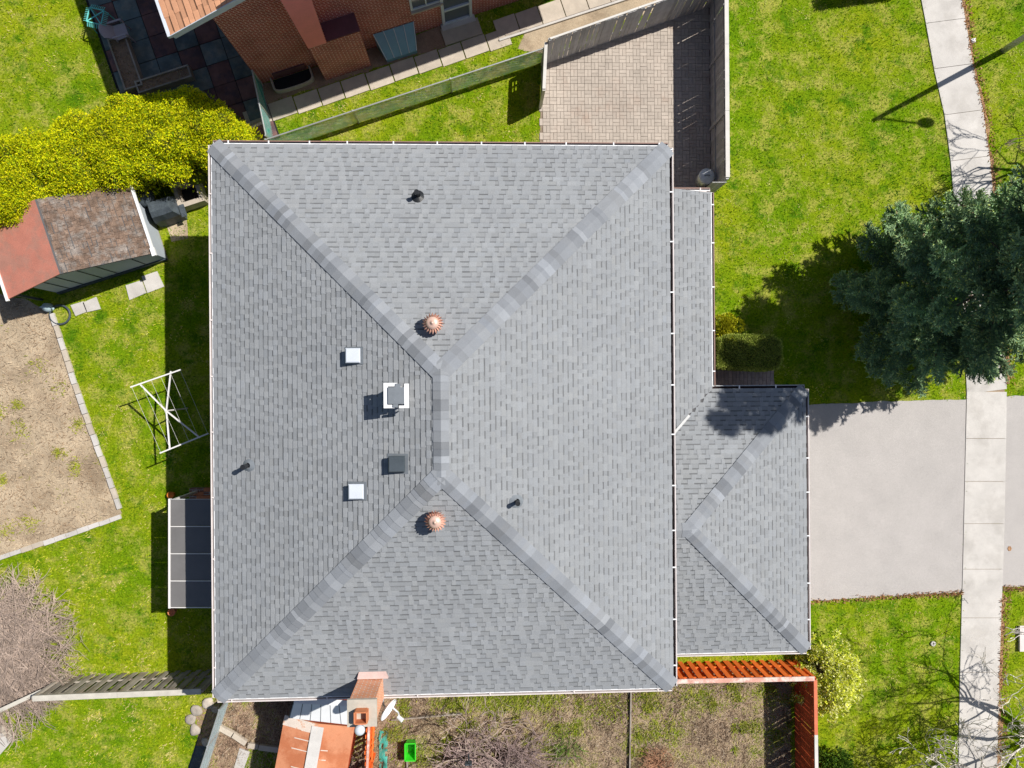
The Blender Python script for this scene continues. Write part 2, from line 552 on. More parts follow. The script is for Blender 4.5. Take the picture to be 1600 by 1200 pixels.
NA = math.radians(19)
NE_, NN_ = Vector((math.cos(NA), math.sin(NA), 0)), Vector((-math.sin(NA), math.cos(NA), 0))
N0 = S(408, 131)


def N(a, b_, z_=0.0):
    q = N0 + NE_ * a + NN_ * b_
    return Vector((q.x, q.y, z_))


SOIL_L = SP([(-40, 448), (40, 468), (82, 490), (102, 548), (130, 640), (160, 720), (190, 803), (120, 832), (40, 858), (-40, 884)])
BED_B = SP([(342, 1060), (1050, 1045), (1236, 1035), (1236, 1260), (600, 1260), (300, 1260)])
STRIP_N = SP([(810, 78), (822, 48), (960, -4), (1090, -40), (1120, -10), (1050, 6), (848, 82)])
rough_sheet("garden_soil", SOIL_L, 0.004, M['soil'], 0.05)
rough_sheet("bed_soil", BED_B, 0.004, M['soil2'], 0.06)
rough_sheet("bare_soil", STRIP_N, 0.004, M['soil'], 0.06)
rough_sheet("earth", SP([(355, 1085), (460, 1080), (448, 1160), (404, 1158), (345, 1128)]), 0.008, M['mulch'], 0.03)
rough_sheet("earth", SP([(345, 1135), (395, 1165), (360, 1230), (318, 1230)]), 0.008, M['mulch'], 0.05)
rough_sheet("earth", SP([(305, 1105), (345, 1095), (330, 1160), (300, 1230), (285, 1230), (310, 1150)]), 0.008, M['mulch'], 0.04)
rough_sheet("earth", [N(.05, -.02), N(6.3, -.02), N(6.2, -.68), N(-.3, -.70)], 0.008, M['mulch'], 0.06)
GRASS_PATCH = SP([(392, 1166), (440, 1166), (425, 1230), (370, 1230)])
rough_sheet("lawn_patch", GRASS_PATCH, 0.012, M['lawn'], 0.03)
rough_sheet("soil_patch", SP([(255, 345), (292, 338), (292, 372), (270, 378)]), 0.004, M['soil'], 0.05)
SHRUB_EARTH = SP([(-30, 900), (60, 900), (118, 960), (125, 1040), (160, 1052), (120, 1075), (20, 1120), (-30, 1150)])

# driveway, road, pavement
DRIVE = SP([(1215, 636), (1380, 627), (1512, 624), (1509, 700), (1503, 925), (1380, 932), (1215, 942)])
rough_sheet("driveway", DRIVE, 0.012, M['asphalt'], 0.025, 0.12)
APRON = SP([(1570, 620), (1760, 610), (1760, 915), (1564, 917)])
rough_sheet("driveway_apron", APRON, 0.010, M['asphalt'], 0.025, 0.12)
rb = MB()
rb.add([(22, -300, 0.006), (31, -300, 0.006), (31, 300, 0.006), (22, 300, 0.006)], [(0, 1, 2, 3)])
tag(rb.build("road", M['road']), kind='structure')

WL = [(-160, 1416), (-40, 1432), (0, 1440), (122, 1462), (175, 1475), (250, 1485), (300, 1489), (450, 1503), (610, 1510), (700, 1508), (920, 1503), (1010, 1500), (1200, 1497), (1360, 1494)]
WR = [(-160, 1474), (-40, 1494), (0, 1502), (95, 1517), (175, 1535), (260, 1547), (320, 1552), (450, 1566), (610, 1572), (700, 1571), (850, 1568), (1000, 1562), (1200, 1557), (1360, 1553)]


def interp(tab, y):
    return float(np.interp(y, [t[0] for t in tab], [t[1] for t in tab]))


walk = thing("sidewalk", S(1535, 600), kind='structure')
ys = [-145, -112, -40, 33, 104, 176, 248, 320, 393, 466, 539, 612, 685, 752, 818, 889, 965, 1050, 1137, 1210, 1290]
for i in range(len(ys) - 1):
    y0, y1 = ys[i], ys[i + 1]
    tl = 8 if y0 < 560 else 0     # joints lean with the walk in the north
    pts = []
    for y, side in ((y0, 0), (y0, 1), (y1, 1), (y1, 0)):
        x = interp(WL if side == 0 else WR, y)
        yy = y + (tl / 2 if side == 0 else -tl / 2)
        pts.append(S(x, yy + (0.35 if y == y0 else -0.35)))
    b = MB()
    b.prism(pts, -0.02, 0.03 + random.uniform(0, 0.004))
    b.build("slab", M['concrete'], walk)
jb = MB()
jl = [S(interp(WL, y) + 2, y) for y in range(-140, 1300, 40)]
jr = [S(interp(WR, y) - 2, y) for y in range(-140, 1300, 40)]
jb.prism(jl + jr[::-1], -0.01, 0.006)
jb.build("joint_bed", M['soil2'], walk)
# leaf litter along the pavement edge
lit_l = [(interp(WR, y), y) for y in range(-60, 1290, 30)]
lit = SP([(x - 1, y) for x, y in lit_l if not 600 < y < 925]) if False else None
rough_sheet("dry_verge", SP([(1502, -60)] + [(interp(WR, y) - 1, y) for y in range(0, 601, 40)] + [(interp(WR, y) + 6 + 4 * mnoise.noise((y * .02, 0, 0)), y) for y in range(600, -1, -20)] + [(1512, -60)]), 0.007, M['leaflit'], 0.05, 0.1)
rough_sheet("dry_verge", SP([(interp(WR, y) - 1, y) for y in range(925, 1281, 40)] + [(interp(WR, y) + 6 + 5 * mnoise.noise((y * .02, 5, 0)), y) for y in range(1280, 921, -20)]), 0.007, M['leaflit'], 0.05, 0.1)
WALK_POLY = jl + jr[::-1]

# ------------------------------------------------------------------ paver patio beside the house
PATIO = SP([(846, 96), (1062, 22), (1112, 4), (1113, 306), (1000, 306), (1000, 250), (843, 250)])
patio = thing("paver_patio", S(960, 150), kind='structure')
b = MB()
b.prism(PATIO, -0.02, 0.008)
b.build("joint_sand", M['sand'], patio)


def laid_pavers(root, poly, pw, pl, m, name, zt, limit=300, ang=0.0, weave=True, key=None):
    xs = [p[0] for p in poly]
    ys_ = [p[1] for p in poly]
    cx, cy = (min(xs) + max(xs)) / 2, (min(ys_) + max(ys_)) / 2
    span = max(max(xs) - min(xs), max(ys_) - min(ys_)) / 2 + 1
    n = int(span / pl) + 2
    ca, sa = math.cos(ang), math.sin(ang)
    cells = []
    for i in range(-n, n):
        for j in range(-n, n):
            if weave:
                # two lying, two standing, with the bond slipped like the photo's
                hv = ((i + j) % 2 == 0)
                for k in (0, 1):
                    if hv:
                        cells.append((i * pl + pl / 2, j * pl + pw * (k + .5), pl, pw))
                    else:
                        cells.append((i * pl + pw * (k + .5), j * pl + pl / 2, pw, pl))
            else:
                off = (i % 2) * pl / 2
                cells.append((i * pw, j * pl + off, pw, pl))
    P = np.array([(cx + x * ca - y * sa, cy + x * sa + y * ca) for x, y, _, _ in cells])
    keep = in_poly(P, poly)
    got = [(P[k], cells[k]) for k in range(len(cells)) if keep[k]]
    if key:
        got.sort(key=key)
    share = {}
    rest = MB()
    for k, (p, c) in enumerate(got):
        z = zt + random.uniform(-0.003, 0.003)
        if k < limit:
            kk = (round(c[2], 3), round(c[3], 3), random.randrange(3))
            if kk not in share:
                bb = MB()
                t = random.uniform(0.94, 1.06)
                bb.box((0, 0, -0.02), (c[2] - 0.010, c[3] - 0.010, 0.04), 0, (t, t, t))
                o = bb.build(name, m, root, local=True)
                share[kk] = o.data
            else:
                o = link(name, share[kk], root, True)
            o.location = Vector((p[0], p[1], z)) - root.location
            o.rotation_euler = (random.uniform(-.008, .008), random.uniform(-.008, .008), ang + random.uniform(-.02, .02))
        else:
            t = random.uniform(0.92, 1.08)
            rest.box((p[0], p[1], z - 0.02), (c[2] - 0.010, c[3] - 0.010, 0.04), ang + random.uniform(-.02, .02), (t, t, t))
    if rest.f:
        tag(rest.build(name + "s", m, root), kind='stuff')
    return len(got)


laid_pavers(patio, PATIO, 0.118, 0.236, M['paver'], "paver", 0.03, 300, math.radians(0.6), True,
            key=lambda t: (0 if S(848, 0).x < t[0][0] < S(1060, 0).x else 1, (t[0][0] - S(960, 0).x) ** 2 + (t[0][1] - S(0, 150).y) ** 2))
# pale soldier edge of the patio at the lawn
WALKP = SP([(1116, 570), (1205, 570), (1213, 612), (1116, 620)])
wp = thing("paver_walkway", S(1160, 590), kind='structure')
b = MB()
b.prism(WALKP, -0.02, 0.008)
b.build("joint_sand", M['sand'], wp)
laid_pavers(wp, WALKP, 0.13, 0.235, M['walkpaver'], "paver", 0.03, 300, 0.0, False)

# ------------------------------------------------------------------ the main house
HA = math.radians(0.45)
HC = Vector((-1.02, -0.954, 0))
HW, HL, ZE, PITCH = 6.15, 7.40, 4.5, 0.3415
HEX, HEY = Vector((math.cos(HA), math.sin(HA), 0)), Vector((-math.sin(HA), math.cos(HA), 0))


def H(x, y, z=0.0):
    p = HC + HEX * x + HEY * y
    return Vector((p.x, p.y, z))


def roof_z(p):
    d = Vector((p[0], p[1], 0)) - HC
    x, y = d.dot(HEX), d.dot(HEY)
    return ZE + PITCH * min(HW - abs(x), HL - abs(y))


def on_roof(px, py, dz=0.0):
    z = 5.2
    for _ in range(12):
        p = S(px, py, z + dz)
        z = roof_z(p)
    p.z = z
    return p


house = thing("house", H(0, 0), "bungalow under a large grey shingled hip roof with a lower garage roof", "house")

# deck
rz = ZE + PITCH * HW
ry = HL - HW
dv = [H(-HW, -HL, ZE), H(HW, -HL, ZE), H(HW, HL, ZE), H(-HW, HL, ZE), H(0, -ry, rz), H(0, ry, rz)]
lo = [v - Vector((0, 0, 0.16)) for v in dv[:4]]
b = MB()
b.add(dv + lo, [(0, 1, 4), (1, 2, 5, 4), (2, 3, 5), (3, 0, 4, 5), (0, 6, 7, 1), (1, 7, 8, 2), (2, 8, 9, 3), (3, 9, 6, 0), (6, 9, 8, 7)])
roof = b.build("roof", M['deck'], house)

TABS = []   # (verts, faces, cols, height)


def tone(rnd, warm=0.0):
    return (rnd * (1 + warm), rnd * (1 + warm * .4), rnd * (1 - warm * .6))


def shingle_plane(O, u, v, n, ls, lf, rf, store, e=0.143, widths=(.10, .13, .16, .19, .24), contrast=1.0, base=1.0):
    i = 0
    s0 = -0.03
    while s0 < ls:
        s1 = min(s0 + e, ls)
        x = lf(max(s0, 0)) - random.uniform(0, .3)
        R = rf(max(s0, 0))
        high = False
        while x < R:
            w = random.choice(widths)
            a0, b0 = max(x, lf(max(s0, 0))), min(x + w, R)
            a1, b1 = max(x, lf(s1)), min(x + w, rf(s1))
            x += w
            high = not high if random.random() < 0.85 else high
            if b0 - a0 < 0.01:
                continue
            if b1 < a1:
                a1 = b1 = (max(lf(s1), min(rf(s1), (a0 + b0) / 2)))
            t0 = 0.027 if high else 0.018
            sm = s1 - (s1 - s0) * 0.30
            am, bm = a0 + (a1 - a0) * .70, b0 + (b1 - b0) * .70

            def pt(uu, ss, h):
                return O + u * uu + v * ss + n * h
            vs = [pt(a0, s0, 0), pt(b0, s0, 0), pt(a0, s0, t0), pt(b0, s0, t0), pt(am, sm, t0 * .55), pt(bm, sm, t0 * .55), pt(a1, s1, .004), pt(b1, s1, .004), pt(a1, s1, 0), pt(b1, s1, 0)]
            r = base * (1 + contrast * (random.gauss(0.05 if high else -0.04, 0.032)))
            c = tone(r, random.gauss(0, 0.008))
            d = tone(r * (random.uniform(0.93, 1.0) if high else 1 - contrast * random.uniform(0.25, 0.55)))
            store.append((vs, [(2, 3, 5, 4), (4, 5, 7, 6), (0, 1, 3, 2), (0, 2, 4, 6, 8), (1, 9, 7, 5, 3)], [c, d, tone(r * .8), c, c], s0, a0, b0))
        s0 = s1
        i += 1
        if s1 >= ls:
            break


cosp = 1 / math.sqrt(1 + PITCH ** 2)
LS = HW / cosp
up_in = {}
for nm, inward, O, u, length in (
        ('w', HEX, H(-HW, -HL, ZE), HEY, 2 * HL), ('e', -HEX, H(HW, -HL, ZE), HEY, 2 * HL),
        ('n', -HEY, H(-HW, HL, ZE), HEX, 2 * HW), ('s', HEY, H(-HW, -HL, ZE), HEX, 2 * HW)):
    v = (inward + Vector((0, 0, PITCH))).normalized()
    n = (Vector((0, 0, 1)) - inward * PITCH).normalized()
    up_in[nm] = (v, n, inward)
    st = []
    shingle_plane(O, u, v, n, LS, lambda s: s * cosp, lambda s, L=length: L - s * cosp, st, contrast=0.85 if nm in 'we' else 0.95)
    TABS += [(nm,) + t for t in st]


# chimney and garage leave the main plane alone: shingles simply run under them
def tab_mid(t):
    return sum((Vector(p) for p in t[1][2:8]), Vector()) / 6


def near_hip(c):
    d = Vector((c.x, c.y, 0)) - HC
    x, y = abs(d.dot(HEX)), abs(d.dot(HEY))
    return abs((HW - x) - (HL - y)) < 0.5 or x < 0.4


main_sorted = sorted(TABS, key=lambda t: -tab_mid(t).z)
single = [t for t in main_sorted if not near_hip(tab_mid(t))][:300]
sid = {id(t) for t in single}
for t in single:
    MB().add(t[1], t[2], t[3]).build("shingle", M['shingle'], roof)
rest_tabs = MB()
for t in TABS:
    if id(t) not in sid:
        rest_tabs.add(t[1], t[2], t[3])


# ridge and hip caps
def caps(A, B, s1, s2, piece=0.17, hw=0.235):
    """s1, s2: (slope direction up, normal, inward) of the two planes"""
    d = B - A
    L = d.length
    d.normalize()
    sides = []
    for v, n, inw in (s1, s2):
        a = n.cross(d)
        a.normalize()
        if a.dot(inw) < 0 and abs(a.dot(inw)) > 1e-6:
            pass
        # must point into its own plane: away from the other plane's inward
        sides.append([a, n])
    mid = (A + B) / 2
    for k, (v, n, inw) in enumerate((s1, s2)):
        a = sides[k][0]
        if a.dot(Vector((0, 0, 1))) > 0:
            a = -a
        sides[k][0] = a
    upv = (s1[1] + s2[1]).normalized()
    x = 0.0
    while x < L:
        le = min(piece * random.choice((0.75, 1, 1, 1.25, 1.6)), L - x)
        if le < 0.04:
            break
        p0, p1 = A + d * x, A + d * (x + le + 0.02)
        vs = []
        for p, h in ((p0, 0.046), (p1, 0.036)):
            for a, n in sides[:1]:
                vs += [p + a * hw + n * 0.0, p + a * hw + n * h]
            vs += [p + upv * (h + 0.004)]
            a, n = sides[1]
            vs += [p + a * hw + n * h, p + a * hw + n * 0.0]
        r = random.choice((0.74, 0.84, 0.92, 0.96, 1.0, 1.0, 1.05, 1.12, 1.24))
        c = tone(r, random.gauss(-0.02, 0.01))
        fs = [(0, 1, 6, 5), (1, 2, 7, 6), (2, 3, 8, 7), (3, 4, 9, 8), (4, 3, 2, 1, 0), (5, 6, 7, 8, 9)]
        MB().add(vs, fs, c).build("ridge_cap", M['cap'], roof)
        x += le


caps(H(-HW, HL, ZE), H(0, ry, rz), up_in['w'], up_in['n'])
caps(H(HW, HL, ZE), H(0, ry, rz), up_in['e'], up_in['n'])
caps(H(-HW, -HL, ZE), H(0, -ry, rz), up_in['w'], up_in['s'])
caps(H(HW, -HL, ZE), H(0, -ry, rz), up_in['e'], up_in['s'])
caps(H(0, -ry - .05, rz), H(0, ry + .05, rz), up_in['w'], up_in['e'], hw=0.19)


def gutter(A, B, out, z, dark=False, face='gutter', ticks=(), white_edge=True, tick_every=1.25, wid=0.115):
    """trough along A-B hung outside; out = outward unit"""
    A, B = Vector((A[0], A[1], z)), Vector((B[0], B[1], z))
    d = (B - A).normalized()
    g_ = MB()
    dz = Vector((0, 0, 1))
    g_.bar(A + out * 0.006 - dz * .055, B + out * 0.006 - dz * .055, 0.008, 0.10)
    g_.bar(A + out * (wid - .006) - dz * .062, B + out * (wid - .006) - dz * .062, 0.01, 0.10)
    g_.bar(A + out * wid * .5 - dz * .113, B + out * wid * .5 - dz * .113, wid, 0.01)
    for e in (A, B):
        g_.bar(e + out * 0.002 - dz * .06, e + out * (wid - 0.002) - dz * .06, 0.008, 0.10)
    gt = g_.build("gutter", M['gutter'], house)
    lip = MB()
    lip.bar(A + out * (wid + .004) - dz * .006, B + out * (wid + .004) - dz * .006, 0.026, 0.014)
    lip.build("gutter_lip", M[face], gt)
    db = MB()
    db.bar(A + out * wid * .5 - dz * .103, B + out * wid * .5 - dz * .103, wid - .03, 0.006)
    db.build("trough_floor", M['debris'] if dark else M['gutter'], gt)
    L = (B - A).length
    x = random.uniform(.3, .9)
    while x < L:
        p = A + d * x
        t = MB()
        t.bar(p + out * -0.02 - dz * .0, p + out * (wid + .012) + dz * .006, 0.035, 0.012)
        t.build("gutter_hanger", M['whitepl'] if dark else M['gutter'], gt)
        x += tick_every * random.uniform(.8, 1.15)
    if white_edge:
        e = MB()
        e.bar(A + out * 0.046 - dz * .002, B + out * .046 - dz * .002, 0.024, 0.01)
        e.build("drip_edge", M['whitepl'], gt)
    return gt


gutter(H(-HW, -HL), H(-HW, HL), -HEX, ZE, False, 'gutter', tick_every=1.6)
gutter(H(HW, -HL), H(HW, HL), HEX, ZE, True, 'gutter', white_edge=False, wid=.125)
gutter(H(-HW, HL), H(HW, HL), HEY, ZE, True, 'gutterbrown')
gutter(H(-HW, -HL), H(HW, -HL), -HEY, ZE, False, 'gutter', tick_every=2.4)

# walls, windows, doors
iw, il = HW - 0.5, HL - 0.5
b = MB()
b.prism([H(-iw, -il), H(iw, -il), H(iw, il), H(-iw, il)], 0.0, ZE - 0.165)
wall = b.build("wall", M['brick_h'], house, wall_uv=True)


def window(c, along, out, w, h, root, mframe='white'):
    f = MB()
    z = Vector((0, 0, 1))
    for s_ in (-1, 1):
        f.bar(c + along * (s_ * w / 2) - z * h / 2 + out * .02, c + along * (s_ * w / 2) + z * h / 2 + out * .02, .07, .07, up=out)
    for s_ in (-1, 1):
        f.bar(c + z * (s_ * (h / 2 - .033)) - along * (w / 2 - .036) + out * .022, c + z * (s_ * (h / 2 - .033)) + along * (w / 2 - .036) + out * .022, .07, .066, up=out)
    f.bar(c - z * (h / 2 - .07) + out * .02, c + z * (h / 2 - .07) + out * .02, .04, .05, up=out)
    fr = f.build("window", M[mframe], root)
    p = MB()
    p.bar(c - along * (w / 2 - .03) + out * .008, c + along * (w / 2 - .03) + out * .008, .01, h - .05)
    p.build("pane", M['glass'], fr)
    s_ = MB()
    s_.bar(c - z * (h / 2 + .06) - along * (w / 2 + .05) + out * .06, c - z * (h / 2 + .06) + along * (w / 2 + .05) + out * .06, .13, .06)
    s_.build("sill", M['oldconc'], fr)
    return fr


for y in (-3.5, 0.5, 4.5):
    window(H(-iw, y, 2.9), HEY, -HEX, 1.5, 1.2, house)
for x in (-3, 2):
    window(H(x, il, 2.9), HEX, HEY, 1.4, 1.2, house)
window(H(2.5, -il, 2.9), HEX, -HEY, 1.4, 1.2, house)
window(H(iw, 5.2, 2.9), HEY, HEX, 1.8, 1.3, house)

# ------------------------------------------------------------------ garage wing and porch roof (lower)
ZG, PG = 2.9, 0.33
gx1 = 9.62 + 1.02      # east eave in house x
gy1, gy0 = 0.72, -7.08  # north and south eave in house y (house frame)
px1 = 7.81             # porch east eave
py1 = 6.60             # porch north end
G = H
xw = iw                # where the lower roofs meet the wall
ghalf = (gy1 - gy0) / 2
gapx = gx1 - ghalf     # hip apex x
gz = ZG + PG * ghalf
gyc = (gy0 + gy1) / 2
pz = ZG + PG * (px1 - xw)


def low_z(x, y):
    return ZG + PG * min(gx1 - x, gy1 - y, y - gy0)


b = MB()
# garage hip: east triangle, north and south planes up to the wall
E0, E1 = G(gx1, gy0, ZG), G(gx1, gy1, ZG)
AP, RW = G(gapx, gyc, gz), G(xw - .0, gyc, gz)
SW0 = G(xw, gy0, ZG)
NW0 = G(xw, gy1, ZG)
vs = [E0, E1, AP, RW, SW0, NW0]
lo = [Vector((p.x, p.y, ZG - .14)) for p in (E0, E1, NW0, SW0)]
b.add(vs + lo, [(0, 1, 2), (0, 2, 3, 4), (1, 5, 3, 2), (0, 6, 7, 1), (4, 9, 6, 0), (1, 7, 8, 5), (6, 9, 8, 7)])
b.build("garage_roof", M['deck'], house)
b = MB()
P0, P1 = G(px1, gy1 - (px1 - xw) - .3, ZG), G(px1, py1, ZG)
Q0, Q1 = G(xw, gy1 - (px1 - xw) - .3, pz), G(xw, py1, pz)
b.add([P0, P1, Q1, Q0] + [Vector((p.x, p.y, p.z - .14)) for p in (P0, P1, Q1, Q0)], [(0, 1, 2, 3), (7, 6, 5, 4), (0, 4, 5, 1), (1, 5, 6, 2), (2, 6, 7, 3), (3, 7, 4, 0)])
b.build("porch_roof", M['deck'], house)

cg = 1 / math.sqrt(1 + PG ** 2)


def plane_dirs(inward):
    return ((inward + Vector((0, 0, PG))).normalized(), (Vector((0, 0, 1)) - inward * PG).normalized(), inward)


GE, GN, GS = plane_dirs(-HEX), plane_dirs(-HEY), plane_dirs(HEY)
gtabs = []
lsg = ghalf / cg
# east triangle
shingle_plane(G(gx1, gy0, ZG), HEY, GE[0], GE[1], lsg, lambda s: s * cg, lambda s: 2 * ghalf - s * cg, gtabs)
# south plane (u = +x from the wall)
gl = gx1 - xw
shingle_plane(G(xw, gy0, ZG), HEX, GS[0], GS[1], lsg, lambda s: 0.0, lambda s: gl - s * cg, gtabs)
# north plane: left limit is the valley with the porch plane (x = px1 at the eave, going west as it climbs) then the wall
shingle_plane(G(xw, gy1, ZG), HEX, GN[0], GN[1], lsg, lambda s: max(0.0, (px1 - xw) - s * cg), lambda s: gl - s * cg, gtabs)
# porch plane: bounded on the south by the valley
lsp = (px1 - xw) / cg
plen = py1 - gy1
shingle_plane(G(px1, gy1, ZG), HEY, GE[0], GE[1], lsp, lambda s: -s * cg, lambda s: plen, gtabs)
for t in gtabs:
    rest_tabs.add(t[0], t[1], t[2])
tag(rest_tabs.build("shingles", M['shingle'], house), kind='stuff')
roof_keep = roof
caps(E0, AP, GE, GS, hw=0.21)
caps(E1, AP, GE, GN, hw=0.21)
caps(G(xw, gyc, gz), G(gapx + .05, gyc, gz), GN, GS, hw=0.2)
# metal valley strip
va, vb = G(px1 - .30, gy1 - .30, ZG + .10 + .03), G(xw + .1, gy1 - (px1 - xw) + .1, pz + .03)
b = MB()
b.bar(va.lerp(vb, .25), vb, 0.075, 0.01)
b.build("valley_flashing", M['paintsteel'], house)

gutter(E0, E1, HEX, ZG, True, 'gutter', white_edge=False)
gutter(G(px1 + .005, gy1), G(gx1, gy1), HEY, ZG, True, 'paintsteel', white_edge=False, tick_every=1.15)
gutter(G(HW - .2, gy0), G(gx1, gy0), -HEY, ZG, False, 'gutter', tick_every=2.6)
gutter(G(px1, gy1 + .1), G(px1, py1), HEX, ZG, True, 'gutterbrown', tick_every=1.3)
gutter(G(px1 - 1.1, py1), G(px1, py1), HEY, ZG + .04, False, 'gutterbrown', tick_every=1.0)
b = MB()
b.prism([G(iw + .003, gy0 + .35), G(gx1 - .45, gy0 + .35), G(gx1 - .45, gy1 - .35), G(iw + .003, gy1 - .35)], 0.0, ZG - 0.145)
b.build("garage_wall", M['brick_h'], house, wall_uv=True)
gd = MB()
for k in range(4):
    gd.bar(G(gx1 - .43, gyc - 2.4, .35 + k * .56), G(gx1 - .43, gyc + 2.4, .35 + k * .56), .05, .54)
gd.build("garage_door", M['white'], house)
b = MB()
for y in (6.3, 3.2, 1.2):
    b.bar(G(px1 - .18, y, 0), G(px1 - .18, y, ZG - .14), .1, .1)
b.build("porch_post", M['white'], house)
b = MB()
b.bar(G(iw + .03, 2.2, 1.05), G(iw + .03, 3.1, 1.05), .05, 2.1)
b.build("front_door", M['maroon'], house)
b = MB()
b.prism([G(iw + .01, gy1 + .1), G(px1 - .1, gy1 + .1), G(px1 - .1, py1 - .1), G(iw + .01, py1 - .1)], 0.0, 0.035)
b.build("porch_floor", M['oldconc'], house)


# ------------------------------------------------------------------ roof fittings (fixed to the house)
def turbine(px, py):
    p = on_roof(px, py, 0.38)
    b = MB()
    b.lathe(p + Vector((0, 0, -.1)), [(.18, 0), (.18, .22), (.16, .27)], 20)
    root = b.build("turbine_vent", M['copper'], house, smooth=True)
    for k in range(20):
        t = 2 * math.pi * k / 20
        prof = [(.17, .16), (.235, .24), (.255, .32), (.235, .40), (.15, .46)]
        vs, n = [], len(prof)
        for r, z in prof:
            for da, rr in ((0, r * 1.06), (.24, r * .80)):
                vs.append(p + Vector((rr * math.cos(t + da), rr * math.sin(t + da), z)))
        fs = [(2 * i, 2 * i + 1, 2 * i + 3, 2 * i + 2) for i in range(n - 1)]
        MB().add(vs, fs).build("vane", M['copper'], root)
    b = MB()
    b.lathe(p, [(.10, .18), (.12, .40), (.155, .455), (.15, .475), (.09, .50), (.03, .515), (.03, .535), (.008, .54)], 20)
    b.build("dome", M['pinkdome'], root, smooth=True)
    return root


turbine(676, 505)
turbine(680, 815)


def box_vent(px, py, w, m, dome=0.0, name="roof_vent"):
    p = on_roof(px, py, 0.18)
    z = Vector((0, 0, 1))
    b = MB()
    x, y = HEX * (w / 2), HEY * (w / 2)
    b.prism([p - x * .8 - y * .8, p + x * .8 - y * .8, p + x * .8 + y * .8, p - x * .8 + y * .8], p.z - .1, p.z + .13)
    o = b.build(name, M[m], house)
    c = MB()
    vs = []
    for s_, h in ((1.0, .12), (1.0, .165), (.86, .19 + dome)):
        for a, d in ((-1, -1), (1, -1), (1, 1), (-1, 1)):
            vs.append(p + x * (a * s_) + y * (d * s_) + z * h)
    c.add(vs, [(3, 2, 1, 0), (8, 9, 10, 11)] + [(i, (i + 1) % 4, 4 + (i + 1) % 4, 4 + i) for i in range(4)] + [(4 + i, 4 + (i + 1) % 4, 8 + (i + 1) % 4, 8 + i) for i in range(4)])
    c.build("hood", M[m], o)
    f = MB()
    q = p + up_in['w'][1] * .027
    vv = up_in['w'][0]
    f.add([q - HEY * w * .62 - vv * w * .65, q + HEY * w * .62 - vv * w * .65, q + HEY * w * .62 + vv * w * .75, q - HEY * w * .62 + vv * w * .75], [(0, 3, 2, 1)])
    f.build('flashing', M['darklid'], o)
    return o


box_vent(551, 555.5, 0.365, 'bluewhite')
box_vent(556, 768.5, 0.375, 'bluewhite')
box_vent(619.5, 725.5, 0.40, 'blackmetal', 0.03)


def pipe(px, py, h=.42, r=.052, plane='n', collar=True):
    p = on_roof(px, py)
    b = MB()
    b.tube([p + Vector((0, 0, -.1)), p + Vector((0, 0, h))], r, 12)
    o = b.build("plumbing_pipe", M['black'], house, smooth=False)
    v, n, inw = up_in[plane]
    u = v.cross(n)
    f = MB()
    q = p + n * .02 + v * .03
    ring = [q + u * (.17 * math.cos(t)) + v * (.19 * math.sin(t)) for t in np.linspace(0, 2 * math.pi, 17)[:-1]]
    top = [q + n * .05 + u * (.075 * math.cos(t)) + v * (.075 * math.sin(t)) for t in np.linspace(0, 2 * math.pi, 17)[:-1]]
    f.add(ring + top, [(i, (i + 1) % 16, 16 + (i + 1) % 16, 16 + i) for i in range(16)])
    f.build("pipe_boot", M['darklid'] if plane != 'n' else M['black'], o)
    k = MB()
    k.lathe(p + Vector((0, 0, h - .06)), [(r + .004, 0), (r + .012, .01), (r + .012, .065), (r - .012, .065), (r - .014, .03)], 12)
    k.build("pipe_rim", M['black'], o)


pipe(653, 306, .40, .055, 'n')
pipe(388, 727, .45, .055, 'w')
pipe(808, 783, .40, .05, 'e')

# square metal flue with a broken white collar and a dark lid
p = on_roof(619, 618, .62)
z = Vector((0, 0, 1))
b = MB()
b.prism([p + HEX * a + HEY * d for a, d in ((-.21, -.21), (.21, -.21), (.21, .21), (-.21, .21))], p.z - .1, p.z + .52)
fl = b.build("metal_flue", M['zinc'], house)
b = MB()


def collar(pts):
    b.prism([p + HEX * a + HEY * d for a, d in pts], p.z + .56, p.z + .60)


collar([(-.30, .30), (.02, .30), (.02, .22), (-.20, .22), (-.20, -.22), (-.04, -.22), (-.04, -.30), (-.30, -.30)])
collar([(.30, .28), (.30, -.30), (.06, -.30), (.06, -.24), (.19, -.24), (.19, .28)])
for a, d in ((-.26, -.26), (.24, -.26), (.24, .24), (-.26, .24)):
    b.bar(p + HEX * a + HEY * d + z * .40, p + HEX * a + HEY * d + z * .57, .03, .03)
b.build("collar", M['whitepl'], fl)
b = MB()
b.prism([p + HEX * a + HEY * d for a, d in ((-.19, -.20), (.19, -.20), (.19, .20), (-.19, .20))], p.z + .62, p.z + .645)
b.build("lid", M['darklid'], fl)
b = MB()
b.bar(p + HEX * .05 + HEY * .28 + z * .63, p - HEX * .02 - HEY * .28 + z * .63, .12, .012)
b.build("strap", M['darklid'], fl)

